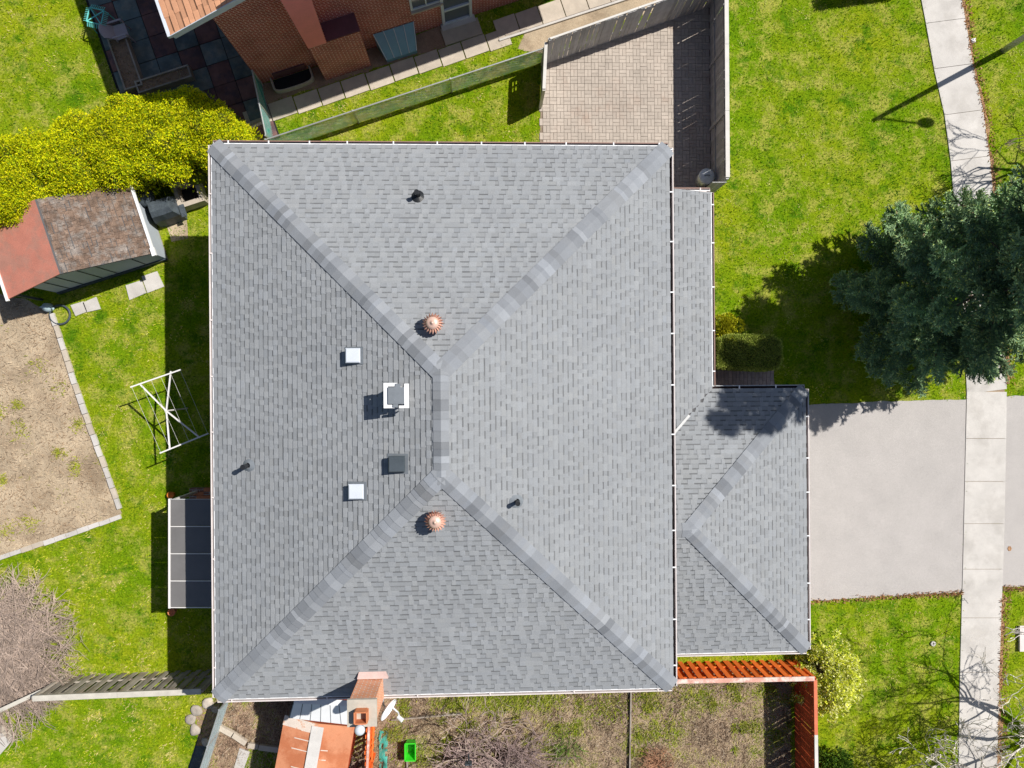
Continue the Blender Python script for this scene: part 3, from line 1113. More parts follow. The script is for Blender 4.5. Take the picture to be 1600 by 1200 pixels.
# brick chimney on the south wall
ct = S(566.5, 1092, 6.0)
cb = Vector((ct.x, ct.y, 0))
cw, cdp = 0.64, 0.62
b = MB()
b.prism([cb - HEX * cw / 2, cb + HEX * cw / 2, cb + HEX * cw / 2 - HEY * cdp, cb - HEX * cw / 2 - HEY * cdp], 0.0, 6.0)
chim = b.build("chimney", M['brick_c'], house, wall_uv=True)
b = MB()
b.prism([cb - HEX * .37 + HEY * .015, cb + HEX * .36 + HEY * .015, cb + HEX * .36 - HEY * (cdp + .04), cb - HEX * .37 - HEY * (cdp + .04)], 6.0, 6.08)
b.build("crown", M['crown'], chim)
b = MB()
fc = cb - HEY * .34 + HEX * .0
for s_ in (-1, 1):
    b.bar(fc + HEX * (s_ * .15) - HEY * .14 + z * 6.2, fc + HEX * (s_ * .15) + HEY * .14 + z * 6.2, .03, .24)
    b.bar(fc + HEY * (s_ * .14) - HEX * .135 + z * 6.2, fc + HEY * (s_ * .14) + HEX * .135 + z * 6.2, .03, .24)
b.build("flue_pot", M['clay'], chim)
b = MB()
b.lathe(fc - HEY * .28 - HEX * .02 + z * 6.08, [(.08, 0), (.08, .2), (.13, .22), (.13, .27), (.09, .33), (.03, .35)], 14)
b.build("flue_cap", M['bluewhite'], chim, smooth=True)
# saddle flashing behind the chimney
b = MB()
sd = cb + HEX * .06 + HEY * .02
zr = roof_z(sd)
vs = [sd - HEX * .40 + z * (zr + .03), sd + HEX * .42 + z * (zr + .03), sd + HEX * .36 + HEY * .17 + z * (zr + .10), sd - HEX * .36 + HEY * .17 + z * (zr + .10),
      sd - HEX * .40 + z * (zr + .16), sd + HEX * .42 + z * (zr + .16)]
b.add(vs, [(0, 1, 5, 4), (4, 5, 2, 3), (0, 4, 3), (1, 2, 5), (0, 3, 2, 1)])
b.build("saddle_flashing", M['flash'], chim)

# satellite dish on the south eave
dc = S(603, 1106, 4.75)
dish = thing("satellite_dish", (dc.x, dc.y, 4.2), "white satellite dish on edge beside the orange brick chimney", "satellite dish")
ax = Vector((.87, -.49, .36)).normalized()
sx = Vector((.49, .87, 0)).normalized()
sz = ax.cross(sx)
b = MB()
rings, vs, fs = 6, [], []
for side in (0, 1):
    for i in range(rings):
        r = .31 * i / (rings - 1)
        dep = .10 * (r / .31) ** 2 - side * .018
        for k in range(24):
            t = 2 * math.pi * k / 24
            vs.append(dc + sx * (r * math.cos(t)) + sz * (r * math.sin(t)) + ax * dep)
for side in (0, 1):
    o = side * rings * 24
    for i in range(rings - 1):
        for k in range(24):
            f_ = (o + i * 24 + k, o + i * 24 + (k + 1) % 24, o + (i + 1) * 24 + (k + 1) % 24, o + (i + 1) * 24 + k)
            fs.append(f_ if side == 0 else f_[::-1])
o1, o2 = (rings - 1) * 24, (2 * rings - 1) * 24
fs += [(o1 + k, o2 + k, o2 + (k + 1) % 24, o1 + (k + 1) % 24) for k in range(24)]
b.add(vs, fs)
b.build("reflector", M['whitepl'], dish, smooth=True)
b = MB()
b.tube([dc - sz * .25 + ax * .06, dc - sz * .22 + ax * .30, dc - sz * .02 + ax * .46], .022, 8)
b.build("feed_arm", M['whitepl'], dish)
b = MB()
b.tube([dc + ax * .40 - sz * .02, dc + ax * .56 + sz * .0], [.05, .06], 10)
b.build("feed_horn", M['whitepl'], dish)
b = MB()
b.tube([dc - ax * .02, dc - ax * .12 - z * .1, Vector((dc.x - .12, dc.y + .16, 4.3))], .024, 8)
b.build("mast", M['paintsteel'], dish)

# ------------------------------------------------------------------ fences
def board_share(name, m, sizes, root, cache):
    return cache


def fence(name, label, A, B, h, bw, pitch, m, cap, capm, cat="fence", two_sided=False, posts=2.2, thick=0.022, rails=(0.3, 0.85), capw=0.12, jag=0.0, lean=0.0, postm=None, cap2=None, side=1, gap_var=0.0):
    A, B = Vector((A[0], A[1], 0)), Vector((B[0], B[1], 0))
    d = (B - A).normalized()
    nrm = Vector((-d.y, d.x, 0)) * side
    L = (B - A).length
    ang = math.atan2(d.y, d.x)
    root = thing(name, A, label, cat)
    share = []
    x = bw / 2
    k = 0
    while x < L:
        if len(share) < 3:
            bb = MB()
            bb.box((0, 0, (h + jag * random.uniform(-1, 1)) / 2), (bw * random.uniform(.97, 1.03), thick, h + jag * random.uniform(-1, 1)))
            o = bb.build("board", m, root, local=True)
            share.append(o.data)
        else:
            o = link("board", share[k % 3], root, True)
        off = (0.030 if (two_sided and k % 2) else -0.030)
        o.location = d * x + nrm * off
        o.rotation_euler = (random.gauss(0, .006) + lean, random.gauss(0, .006), ang + random.gauss(0, .01))
        x += pitch * (1 + random.uniform(-gap_var, gap_var))
        k += 1
    for fr in rails:
        r = MB()
        r.bar(A + z * (h * fr), B + z * (h * fr), .038, .075)
        r.build("rail", postm or m, root)
    x = 0.0
    n = max(1, round(L / posts))
    for k in range(n + 1):
        p_ = A + d * (L * k / n)
        r = MB()
        r.box((p_.x, p_.y, h / 2), (.09, .09, h - .01), ang)
        r.build("post", postm or m, root)
    if cap:
        segs = [(0, L, capm)] if cap2 is None else [(0, cap2[0], capm), (cap2[0], L, cap2[1])]
        for a, e, cm in segs:
            n = max(1, round((e - a) / 2.4))
            for k in range(n):
                r = MB()
                r.bar(A + d * (a + (e - a) * k / n + .004) + z * (h + .02), A + d * (a + (e - a) * (k + 1) / n - .004) + z * (h + .02 + .002 * k), capw, .036)
                r.build("cap_rail", cm, root)
    return root


fence("board_fence", "grey board fence along the north edge of the paver patio, sloping up the frame", S(852, 99), S(1107, 10), 1.70, .135, .15, M['grey_wood'], True, M['grey_cap'], capw=.06, two_sided=False, jag=.01, gap_var=.08)
fence("board_fence", "tall grey board fence with a pale cap between patio and front lawn", S(1108, 10), S(1110, 300), 1.70, .138, .1405, M['grey_wood'], True, M['grey_cap'], capw=.13, side=-1, gap_var=.035)
# little gate closing the patio at the porch corner
gt = thing("side_gate", S(1093, 304), "white topped gate between porch corner and grey fence end", "gate")
for k in range(5):
    q = S(1092 + k * 4.2, 305)
    b = MB()
    b.box((q.x, q.y, .82), (.085, .022, 1.5))
    b.build("board", M['grey_wood'], gt)
b = MB()
b.bar(S(1090, 305, 1.60), S(1111, 305, 1.60), .10, .05)
b.build("top_rail", M['whitepl'], gt)

# lattice topped gate panel at the west end of the patio
gp0, gp1 = S(847, 101), S(844, 168)
gate = thing("fence_gate", gp0, "pale narrow gate panel with square openings at the patio's west edge", "gate")
d = (gp1 - gp0).normalized()
L = (gp1 - gp0).length
for k in range(10):
    q = gp0 + d * (L * (k + .5) / 10)
    b = MB()
    hh = 1.12 if k < 3 else 1.48
    b.bar(q + z * .04, q + z * hh, .022, L / 10 - .006, up=d)
    b.build("board", M['grey_wood'], gate)
b = MB()
for zz in (1.16, 1.32, 1.48):
    b.bar(gp0 + z * zz, gp0 + d * (L * .33) + z * zz, .03, .05)
for k in (0.03, .17, .31):
    b.bar(gp0 + d * (L * k) + z * 1.19, gp0 + d * (L * k) + z * 1.455, .03, .05, up=d)
b.build("lattice", M['grey_wood'], gate)
b = MB()
b.bar(gp0 + z * 1.52, gp1 + z * 1.52, .10, .045)
b.build("top_rail", M['grey_cap'], gate)
for p_ in (gp0, gp1):
    b = MB()
    b.box((p_.x, p_.y, .75), (.09, .09, 1.5))
    b.build("post", M['grey_cap'], gate)

fence("wooden_fence", "weathered grey wooden fence with wide gaps running to the house corner", S(100, 1057), S(345, 1047), 1.62, .15, .17, M['old_wood'], True, M['old_cap'], two_sided=True, jag=.04, capw=.17, gap_var=.05)
# second layer of boards shows between the first ones: same fence, offset rail side
fence("wooden_fence", "low silvered fence rail behind the bare shrub at the frame's left edge", S(-20, 1112), S(96, 1058), 1.05, .12, .30, M['old_wood'], True, M['old_cap'], jag=.05, capw=.12)

fence("orange_fence", "bright orange slatted fence along the south side of the garage", S(1030, 1036), S(1241, 1032), 1.48, .15, .155, M['orange_wood'], True, M['pink_cap'], two_sided=True, capw=.14, side=-1, jag=.01)
fence("orange_fence", "rust red board fence running south from the orange corner", S(1242, 1034), S(1245, 1260), 1.48, .14, .155, M['rust_wood'], True, M['red_cap'], capw=.11, side=1, cap2=(1.75, M['grey_cap']), gap_var=.08)
fence("red_fence", "faded red picket fence between rusty shed and green tub", S(589, 1085), S(581, 1270), 1.55, .11, .20, M['orange_wood'], True, M['pink_cap'], capw=.07, rails=(.35, .9), side=1, lean=0.03, gap_var=.2)


def chain_fence(name, label, A, B, h, meshm, post_at, wire_col='steel', wave=0.0):
    A, B = Vector((A[0], A[1], 0)), Vector((B[0], B[1], 0))
    d = (B - A).normalized()
    L = (B - A).length
    nrm = Vector((-d.y, d.x, 0))
    root = thing(name, A, label, "fence")
    w = MB()
    step = .13
    n = int((L + h) / step)
    for k in range(n):
        for sgn in (1, -1):
            x0 = k * step - (h if sgn == 1 else 0)
            a, e = (x0, x0 + h) if sgn == 1 else (x0 + h, x0)
            za, ze = 0.03, h
            # clip to the run
            def cl(x0_, z0_, x1_, z1_):
                if x0_ > x1_:
                    x0_, z0_, x1_, z1_ = x1_, z1_, x0_, z0_
                if x1_ < 0 or x0_ > L:
                    return None
                if x0_ < 0:
                    z0_ += (z1_ - z0_) * (-x0_) / (x1_ - x0_)
                    x0_ = 0
                if x1_ > L:
                    z1_ -= (z1_ - z0_) * (x1_ - L) / (x1_ - x0_)
                    x1_ = L
                return x0_, z0_, x1_, z1_
            c_ = cl(a, za, e, ze)
            if c_ and c_[2] - c_[0] > .02:
                w.bar(A + d * c_[0] + z * c_[1], A + d * c_[2] + z * c_[3], .007, .007)
    w.build("wire_mesh", M[wire_col], root)
    s_ = MB()
    n = max(2, int(L / .3))
    vs = []
    for i in range(n + 1):
        for zz in (.05, h * .5, h - .02):
            bulge = nrm * (.02 + wave * mnoise.noise((i * .7, zz * 2, 2.0)))
            vs.append(A + d * (L * i / n) + z * (zz + .03 * mnoise.noise((i * .9, zz, 5.0))) - bulge)
    s_.add(vs, [(i * 3 + j, (i + 1) * 3 + j, (i + 1) * 3 + j + 1, i * 3 + j + 1) for i in range(n) for j in (0, 1)])
    s_.build("privacy_mesh", M[meshm], root, smooth=True)
    t = MB()
    t.tube([A + z * h, B + z * h], .024, 8)
    t.build("top_rail", M['steel'], root)
    for x in post_at:
        q = A + d * (L * x)
        t = MB()
        t.tube([q, q + z * (h + .04)], .03, 8)
        t.build("post", M['steel'], root)
    return root


chain_fence("chain_link_fence", "long chain link fence with faded green privacy mesh north of the house", S(430, 235), S(846, 98), 1.05, 'greenmesh', (0, .31, .66, 1.0), wave=.05)
chain_fence("chain_link_fence", "short teal meshed chain link return beside the cedar hedge", S(411, 134), S(431, 230), 1.1, 'tealmesh', (0, .5, 1.0), wave=.04)
chain_fence("chain_link_fence", "pale blue meshed chain link fence running south from the house corner", S(362, 1085), S(312, 1240), 1.1, 'bluemesh', (0, .35, .7, 1.0), wave=.03)

# ------------------------------------------------------------------ neighbour's brick house, its path and patio
nh = thing("brick_house", N(0, 0), "red brick gabled house with orange brown shingles and a pink chimney flue", "house")
zr0, pr, ridge_a, NW_, ND_ = 5.0, 0.31, 6.0, 12.0, 9.0
b = MB()


def rline(a):
    return zr0 + pr * (a if a < ridge_a else 2 * ridge_a - a)


front = [N(0, 0, 0), N(NW_, 0, 0), N(NW_, 0, rline(NW_) - .12), N(ridge_a, 0, rline(ridge_a) - .12), N(0, 0, rline(0) - .12)]
back = [p_ + NN_ * ND_ for p_ in front]
b.add(front + back, [(0, 1, 2, 3, 4), (9, 8, 7, 6, 5), (0, 5, 6, 1), (1, 6, 7, 2), (4, 9, 5, 0)])
b.build("wall", M['brick_n'], nh, wall_uv=True)
b = MB()
ea, ob = -1.08, -0.34
for s_, a0, a1 in ((1, ea, ridge_a), (-1, NW_ - ea, ridge_a)):
    vs = [N(a0, ob, zr0 + pr * ea), N(a0, ND_ + .2, zr0 + pr * ea), N(a1, ND_ + .2, rline(ridge_a)), N(a1, ob, rline(ridge_a))]
    vs += [v - z * .12 for v in vs]
    b.add(vs, [(0, 1, 2, 3), (7, 6, 5, 4), (0, 4, 5, 1), (1, 5, 6, 2), (3, 2, 6, 7), (0, 3, 7, 4)])
nroof = b.build("roof", M['deck'], nh)
nt_ = []
vN = (NE_ + z * pr).normalized()
nN = (z - NE_ * pr).normalized()
shingle_plane(N(ea, ob, zr0 + pr * ea), NN_, vN, nN, 7.2, lambda s: 0, lambda s: ND_ + .4, nt_, e=.17, widths=(.25, .33, .42, .5), contrast=1.3)
rest_n = MB()
nt_.sort(key=lambda t: t[3] + abs(t[4]) * .9)
for i, t in enumerate(nt_):
    if i < 150:
        MB().add(t[0], t[1], t[2]).build("shingle", M['nroof'], nroof)
    else:
        rest_n.add(t[0], t[1], t[2])
nt2 = []
shingle_plane(N(NW_ - ea, ob, zr0 + pr * ea), NN_, (-NE_ + z * pr).normalized(), (z + NE_ * pr).normalized(), 7.2, lambda s: 0, lambda s: ND_ + .4, nt2, e=.17, widths=(.33, .5), contrast=1.3)
for t in nt2:
    rest_n.add(t[0], t[1], t[2])
tag(rest_n.build("shingles", M['nroof'], nh), kind='stuff')
b = MB()
b.bar(N(ea - .06, ob - .02, zr0 + pr * ea - .04), N(ea - .06, ND_, zr0 + pr * ea - .04), .12, .10)
b.build("gutter", M['bluewhite'], nh)
b = MB()
b.bar(N(ea, ob - .012, zr0 + pr * ea - .08), N(ridge_a, ob - .012, rline(ridge_a) - .08), .022, .2)
b.build("fascia", M['bluewhite'], nh)
b = MB()
b.add([N(ea + .04, ob, zr0 + pr * ea - .125), N(0.01, ob, zr0 - .13), N(0.01, 0.5, zr0 - .13), N(ea + .04, 0.5, zr0 + pr * ea - .125)], [(0, 1, 2, 3)])
b.build("soffit", M['bluewhite'], nh)
# chimney breast with a flat shoulder coloured dark for the house's shade and pink tapering flue
b = MB()
b.prism([N(2.05, -.55), N(3.64, -.55), N(3.64, -.003), N(2.05, -.003)], 0, 2.36)
cbx = b.build("chimney", M['brick_n'], nh, wall_uv=True)
b = MB()
b.prism([N(2.62, -.58), N(3.67, -.58), N(3.67, -.004), N(2.62, -.004)], 2.363, 2.40)
b.build("shoulder", M['maroon'], cbx)
b = MB()
lo4 = [N(2.03, -.60, 2.366), N(2.60, -.60, 2.366), N(2.60, -.01, 2.366), N(2.03, -.01, 2.366)]
hi4 = [N(1.95, -.70, 7.2), N(2.85, -.70, 7.2), N(2.85, -.01, 7.2), N(1.95, -.01, 7.2)]
b.add(lo4 + hi4, [(3, 2, 1, 0), (4, 5, 6, 7), (0, 1, 5, 4), (1, 2, 6, 5), (2, 3, 7, 6), (3, 0, 4, 7)])
b.build("flue_stack", M['pinkmetal'], cbx)
window(N(5.87, 0, 2.2), NE_, -NN_, .95, 1.3, nh, 'bluewhite')
# glazed side door
b = MB()
for a in (6.36, 7.30):
    b.bar(N(a, -.04, .1), N(a, -.04, 2.2), .09, .08, up=NN_)
for zz in (.14, .95, 2.16):
    b.bar(N(6.41, -.04, zz), N(7.25, -.04, zz), .08, .09)
dr = b.build("door", M['bluewhite'], nh)
b = MB()
b.bar(N(6.4, -.015, 1.15), N(7.26, -.015, 1.15), .012, 2.0)
b.build("pane", M['glass'], dr)
b = MB()
b.bar(N(6.25, -.12, .06), N(7.42, -.12, .06), .24, .08)
b.build("threshold", M['concrete'], dr)
b = MB()
b.bar(N(9.3, -.02, .4), N(9.3, -.02, 4.2), .08, .08, up=NN_)
b.build("downpipe", M['bluewhite'], nh)
window(N(9.9, 0, 2.0), NE_, -NN_, 1.0, 1.0, nh, 'bluewhite')

# window well ring
ww = thing("window_well", N(1.0, -.25), "rounded dark metal window well against the neighbour's brick wall", "window well")
ring = []
for t in np.linspace(0, 1, 19):
    if t < .25:
        ring.append((.35 + 0.0, -.02 - t / .25 * .30))
    elif t > .75:
        ring.append((1.72, -.02 - (1 - t) / .25 * .30))
    else:
        a_ = math.pi * (t - .25) / .5
        ring.append((1.035 - .685 * math.copysign(abs(math.cos(a_)) ** .6, math.cos(a_)), -.32 - .22 * math.sin(a_) ** .6))
b = MB()
vs, m_ = [], len(ring)
for r_, hh in ((1.0, 0), (1.0, .22), (.93, .22), (.93, .012)):
    for a_, q_ in ring:
        vs.append(N(1.035 + (a_ - 1.035) * r_, q_ * r_, hh))
b.add(vs, [(k * m_ + i, k * m_ + i + 1, (k + 1) * m_ + i + 1, (k + 1) * m_ + i) for k in range(3) for i in range(m_ - 1)])
b.build("rim", M['oldconc'], ww)
b = MB()
b.add([N(1.035 + (a_ - 1.035) * .93, q_ * .93, .012) for a_, q_ in ring], [tuple(range(m_))])
b.build("well_shade_disc", M['dark'], ww)  # near-black disc at ground level paints in the well's shaded depth
b = MB()
b.bar(N(.5, -.03, .30), N(1.6, -.03, .30), .05, .30)
b.build("cellar_window", M['maroon'], ww)

# blue polycarbonate cover over the second well
bc = thing("window_well_cover", N(4.7, -.3), "sloping blue plastic cover with four ribs over a basement window", "cover")
ct_, cb_ = .85, .08
for k in range(4):
    a0, a1 = 4.02 + k * .34, 4.02 + (k + 1) * .34
    i0, i1 = 4.02 + .16 + k * .26, 4.02 + .16 + (k + 1) * .26
    b = MB()
    b.add([N(a0 + .012, -.02, ct_), N(a1 - .012, -.02, ct_), N(i1 - .01, -.62, cb_ + .1), N(i0 + .01, -.62, cb_ + .1),
           N(a0 + .012, -.02, ct_ - .02), N(a1 - .012, -.02, ct_ - .02), N(i1 - .01, -.62, cb_ + .08), N(i0 + .01, -.62, cb_ + .08)],
          [(3, 2, 1, 0), (4, 5, 6, 7), (0, 1, 5, 4), (2, 3, 7, 6), (1, 2, 6, 5), (3, 0, 4, 7)])
    b.build("panel", M['bluepoly'], bc)
for k in range(5):
    b = MB()
    b.bar(N(4.02 + k * .34, -.02, ct_ + .012), N(4.18 + k * .26, -.62, cb_ + .112), .022, .02)
    b.build("rib", M['bluewhite'], bc)
b = MB()
b.add([N(4.02, -.02, 0), N(4.02, -.02, ct_ - .02), N(4.18, -.62, cb_ + .08), N(4.18, -.62, 0)], [(0, 1, 2, 3)])
b.add([N(5.38, -.02, 0), N(5.38, -.02, ct_ - .02), N(5.22, -.62, cb_ + .08), N(5.22, -.62, 0)], [(3, 2, 1, 0)])
b.add([N(4.18, -.62, 0), N(5.22, -.62, 0), N(5.22, -.62, cb_ + .08), N(4.18, -.62, cb_ + .08)], [(0, 1, 2, 3)])
b.build("side", M['bluepoly'], bc)

# concrete slab path along the neighbour's house
path = thing("path", N(4, -1), kind='structure')
a = -0.9
while a < 7.9:
    w = .83 * random.uniform(.95, 1.05)
    o = random.uniform(-.02, .02)
    b = MB()
    b.prism([N(a + .02, -1.32 + o), N(a + w - .02, -1.30 + o), N(a + w - .02, -.72 + o), N(a + .02, -.74 + o)], -.02, .04 + random.uniform(-.01, .01))
    b.build("slab", M['oldconc'], path)
    a += w
a = 7.95
while a < 15:
    w = .80 * random.uniform(.95, 1.05)
    b = MB()
    b.prism([N(a + .015, -1.02), N(a + w - .015, -1.02), N(a + w - .015, -.38), N(a + .015, -.40)], -.02, .05 + random.uniform(-.01, .01))
    b.build("slab", M['oldconc'], path)
    a += w
for a0, a1, q0, q1 in ((6.2, 7.5, -.70, -.14), (8.2, 8.95, -1.0, -.95)):
    b = MB()
    b.prism([N(a0, q0), N(a1, q0), N(a1, q1), N(a0, q1)], -.02, .07)
    b.build("step_slab", M['oldconc'], path)
b = MB()
a = 7.9
b.bar(N(7.95, -1.08, .03), N(15, -1.08, .03), .07, .1)
b.build("kerb", M['concrete'], path)
b = MB()
b.bar(N(-1.3, -1.16, .02), N(-.35, -1.12, .02), .10, .06)
b.build("kerb", M['oldconc'], path)

# dark flagstone patio west of the neighbour
flag = thing("flagstone_patio", N(-2, 1), kind='structure')
b = MB()
b.prism([N(-4.5, -1.9), N(0.02, -1.9), N(0.02, -.7), N(-.05, 6), N(-4.5, 6)], -.02, .006)
b.build("joint_bed", M['dark'], flag)
fs_ = .735
for i in range(-8, 1):
    for j in range(-3, 9):
        a0, q0 = i * fs_ - .02, j * fs_ + .35
        if a0 < -5.2 or a0 < -4.6 and q0 < 2.4 and i % 2:
            continue
        if a0 + fs_ > .05:
            continue
        if a0 < -3.75 - .0 and q0 > -3 and i < -6:
            continue
        b = MB()
        e_ = .012
        b.prism([N(a0 + e_, q0 + e_), N(a0 + fs_ - e_, q0 + e_), N(a0 + fs_ - e_, q0 + fs_ - e_), N(a0 + e_, q0 + fs_ - e_)], -.02, .03 + random.uniform(-.006, .006))
        b.build("flagstone", M['slate_r'] if ((i + j) % 2 == 0) != (random.random() < .18) else M['slate_t'], flag)


def planter(label, P, w, l, ang, h=.35):
    root = thing("planter_box", P, label, "planter", "planter boxes on the dark patio")
    u = Vector((math.cos(ang), math.sin(ang), 0))
    v = Vector((-u.y, u.x, 0))
    for s_ in (-1, 1):
        b = MB()
        b.bar(P + u * (s_ * w / 2) - v * l / 2 + z * h / 2, P + u * (s_ * w / 2) + v * l / 2 + z * h / 2, .05, h)
        b.build("side_board", M['old_wood'], root)
        b = MB()
        b.bar(P + v * (s_ * (l / 2 - .03)) - u * (w / 2 - .026) + z * h / 2, P + v * (s_ * (l / 2 - .03)) + u * (w / 2 - .026) + z * h / 2, .05, h - .01)
        b.build("end_board", M['old_wood'], root)
    b = MB()
    b.prism([P - u * (w / 2 - .03) - v * (l / 2 - .05), P + u * (w / 2 - .03) - v * (l / 2 - .05), P + u * (w / 2 - .03) + v * (l / 2 - .05), P - u * (w / 2 - .03) + v * (l / 2 - .05)], .01, h - .08)
    b.build("soil", M['mulch'], root)
    n = 140
    Pts = np.array([P + u * random.uniform(-w / 2 + .05, w / 2 - .05) + v * random.uniform(-l / 2 + .05, l / 2 - .05) + z * (h - .09) for _ in range(n)])
    V = leaves(Pts, np.tile((0, 0, .6), (n, 1)), .14, .02, 1.0)
    fast_mesh("dry_plants", V, 4, pick_cols(n, [(.4, .33, .24, 1), (.3, .22, .15, 1)]), M['blade'], root)


planter("long wooden planter of dry stalks on the dark patio's lawn edge", S(203, 104), .55, 1.75, NA)
planter("short wooden planter meeting the long one by the hedge", S(262, 130), 1.75, .42, NA)

# teal fringed stand
ts = S(149, 25, .72)
tt = thing("plant_stand", (ts.x, ts.y, 0), "teal square metal stand with crossed bars and fringed edges", "stand")
ta = math.radians(-12)
u, v = Vector((math.cos(ta), math.sin(ta), 0)), Vector((-math.sin(ta), math.cos(ta), 0))
cs = [ts + u * (a * .23) + v * (d * .23) for a, d in ((-1, -1), (1, -1), (1, 1), (-1, 1))]
b = MB()
for i in range(4):
    b.bar(cs[i], cs[(i + 1) % 4], .03, .03)
b.bar(cs[0], cs[2], .032, .02)
b.bar(cs[1] - z * .02, cs[3] - z * .02, .032, .02)
b.build("top_frame", M['teal'], tt)
b = MB()
for i in range(4):
    e0, e1 = cs[i], cs[(i + 1) % 4]
    nn = ((e0 + e1) / 2 - ts).normalized()
    for k in range(8):
        q = e0.lerp(e1, (k + .5) / 8)
        b.bar(q, q + nn * .13 - z * .05, .016, .016)
b.build("fringe", M['teal'], tt)
for c_ in cs:
    b = MB()
    b.bar(c_, Vector((c_.x, c_.y, 0)).lerp(Vector((ts.x, ts.y, 0)), -.15), .025, .025)
    b.build("leg", M['teal'], tt)

# mauve plastic garden chair
cp = S(182, 44, .65)
cp.z = 0
ch = thing("garden_chair", cp, "pale mauve plastic garden chair with a tilted back on the dark patio", "chair")
ca_ = math.radians(200)
u, v = Vector((math.cos(ca_), math.sin(ca_), 0)), Vector((-math.sin(ca_), math.cos(ca_), 0))
b = MB()
b.prism([cp + u * a + v * d for a, d in ((-.22, -.22), (.2, -.24), (.2, .24), (-.22, .22))], .40, .43)
b.build("seat", M['chairm'], ch)
b = MB()
vs = []
for k in range(5):
    t = -1 + k * .5
    for zz, back_ in ((.43, .20), (.80, .50)):
        vs.append(cp + u * (back_ - .07 * t * t) + v * (t * .24) + z * (zz - .05 * t * t))
vs += [q - u * .03 for q in vs]
b.add(vs, [(2 * i, 2 * i + 2, 2 * i + 3, 2 * i + 1) for i in range(4)] + [(10 + 2 * i, 11 + 2 * i, 13 + 2 * i, 12 + 2 * i) for i in range(4)] + [(2 * i + 1, 2 * i + 3, 13 + 2 * i, 11 + 2 * i) for i in range(4)])
b.build("backrest", M['chairm'], ch, smooth=True)
for a, d in ((-.2, -.2), (-.2, .2), (.2, -.2), (.2, .2)):
    b = MB()
    b.bar(cp + u * a + v * d + z * .4, cp + u * (a * 1.15) + v * (d * 1.15), .04, .04)
    b.build("leg", M['chairm'], ch)
for s_ in (-1, 1):
    b = MB()
    b.bar(cp - u * .2 + v * (s_ * .25) + z * .62, cp + u * .24 + v * (s_ * .25) + z * .64, .05, .03)
    b.bar(cp - u * .2 + v * (s_ * .25) + z * .42, cp - u * .2 + v * (s_ * .25) + z * .61, .04, .04)
    b.build("armrest", M['chairm'], ch)

# ------------------------------------------------------------------ garden shed on the left
SA = math.radians(18.2)
SE_ = S(268, 407)
SWd, SNd = Vector((-math.cos(SA), -math.sin(SA), 0)), Vector((-math.sin(SA), math.cos(SA), 0))


def D(w, n_, z_=0.0):
    q = SE_ + SWd * w + SNd * n_
    return Vector((q.x, q.y, z_))


shed = thing("garden_shed", D(2, 1), "blue grey garden shed whose roof is half red half brown shingle", "shed")
sw, sd_, zs, zrg, wr = 4.50, 2.25, 1.50, 2.28, 2.42


def shz(w):
    return zs + (zrg - zs) * (w / wr if w < wr else (sw - w) / (sw - wr))


b = MB()
wa, wb = .10, 3.75
fr = [D(wa, 0.08, 0), D(wb, .08, 0), D(wb, .08, shz(wb) - .06), D(wr, .08, zrg - .06), D(wa, .08, shz(wa) - .06)]
bk = [p_ + SNd * 2.0 for p_ in fr]
b.add(fr + bk, [(4, 3, 2, 1, 0), (5, 6, 7, 8, 9), (0, 1, 6, 5), (1, 2, 7, 6), (4, 0, 5, 9)])
sw_o = b.build("wall", M['shedwall'], shed)
for w_ in (.75, 1.7, 2.2, 2.85, 3.3):
    b = MB()
    b.bar(D(w_, .072, .1), D(w_, .072, shz(w_) - .1), .018, .03, up=SNd)
    b.build("batten", M['blackmetal'], sw_o)
b = MB()
b.bar(D(.1, .06, .10), D(3.75, .06, .10), .05, .18)
b.build("plinth", M['blackmetal'], shed)
b = MB()
b.add([D(-.06, -.06, zs - .02), D(-.06, sd_, zs - .02), D(wr, sd_, zrg), D(wr, -.06, zrg), D(-.06, -.06, zs - .07), D(-.06, sd_, zs - .07), D(wr, sd_, zrg - .05), D(wr, -.06, zrg - .05)],
      [(3, 2, 1, 0), (4, 5, 6, 7), (0, 1, 5, 4), (3, 0, 4, 7), (1, 2, 6, 5)])
sroof = b.build("roof", M['deck'], shed)
b = MB()
b.add([D(sw, -.06, zs), D(sw, sd_, zs), D(wr - .015, sd_, zrg + .02), D(wr - .015, -.06, zrg + .02), D(sw, -.06, zs - .05), D(sw, sd_, zs - .05), D(wr - .015, sd_, zrg - .03), D(wr - .015, -.06, zrg - .03)],
      [(0, 1, 2, 3), (7, 6, 5, 4), (0, 4, 5, 1), (0, 3, 7, 4), (1, 5, 6, 2)])
b.build("red_roof", M['shedred'], shed)
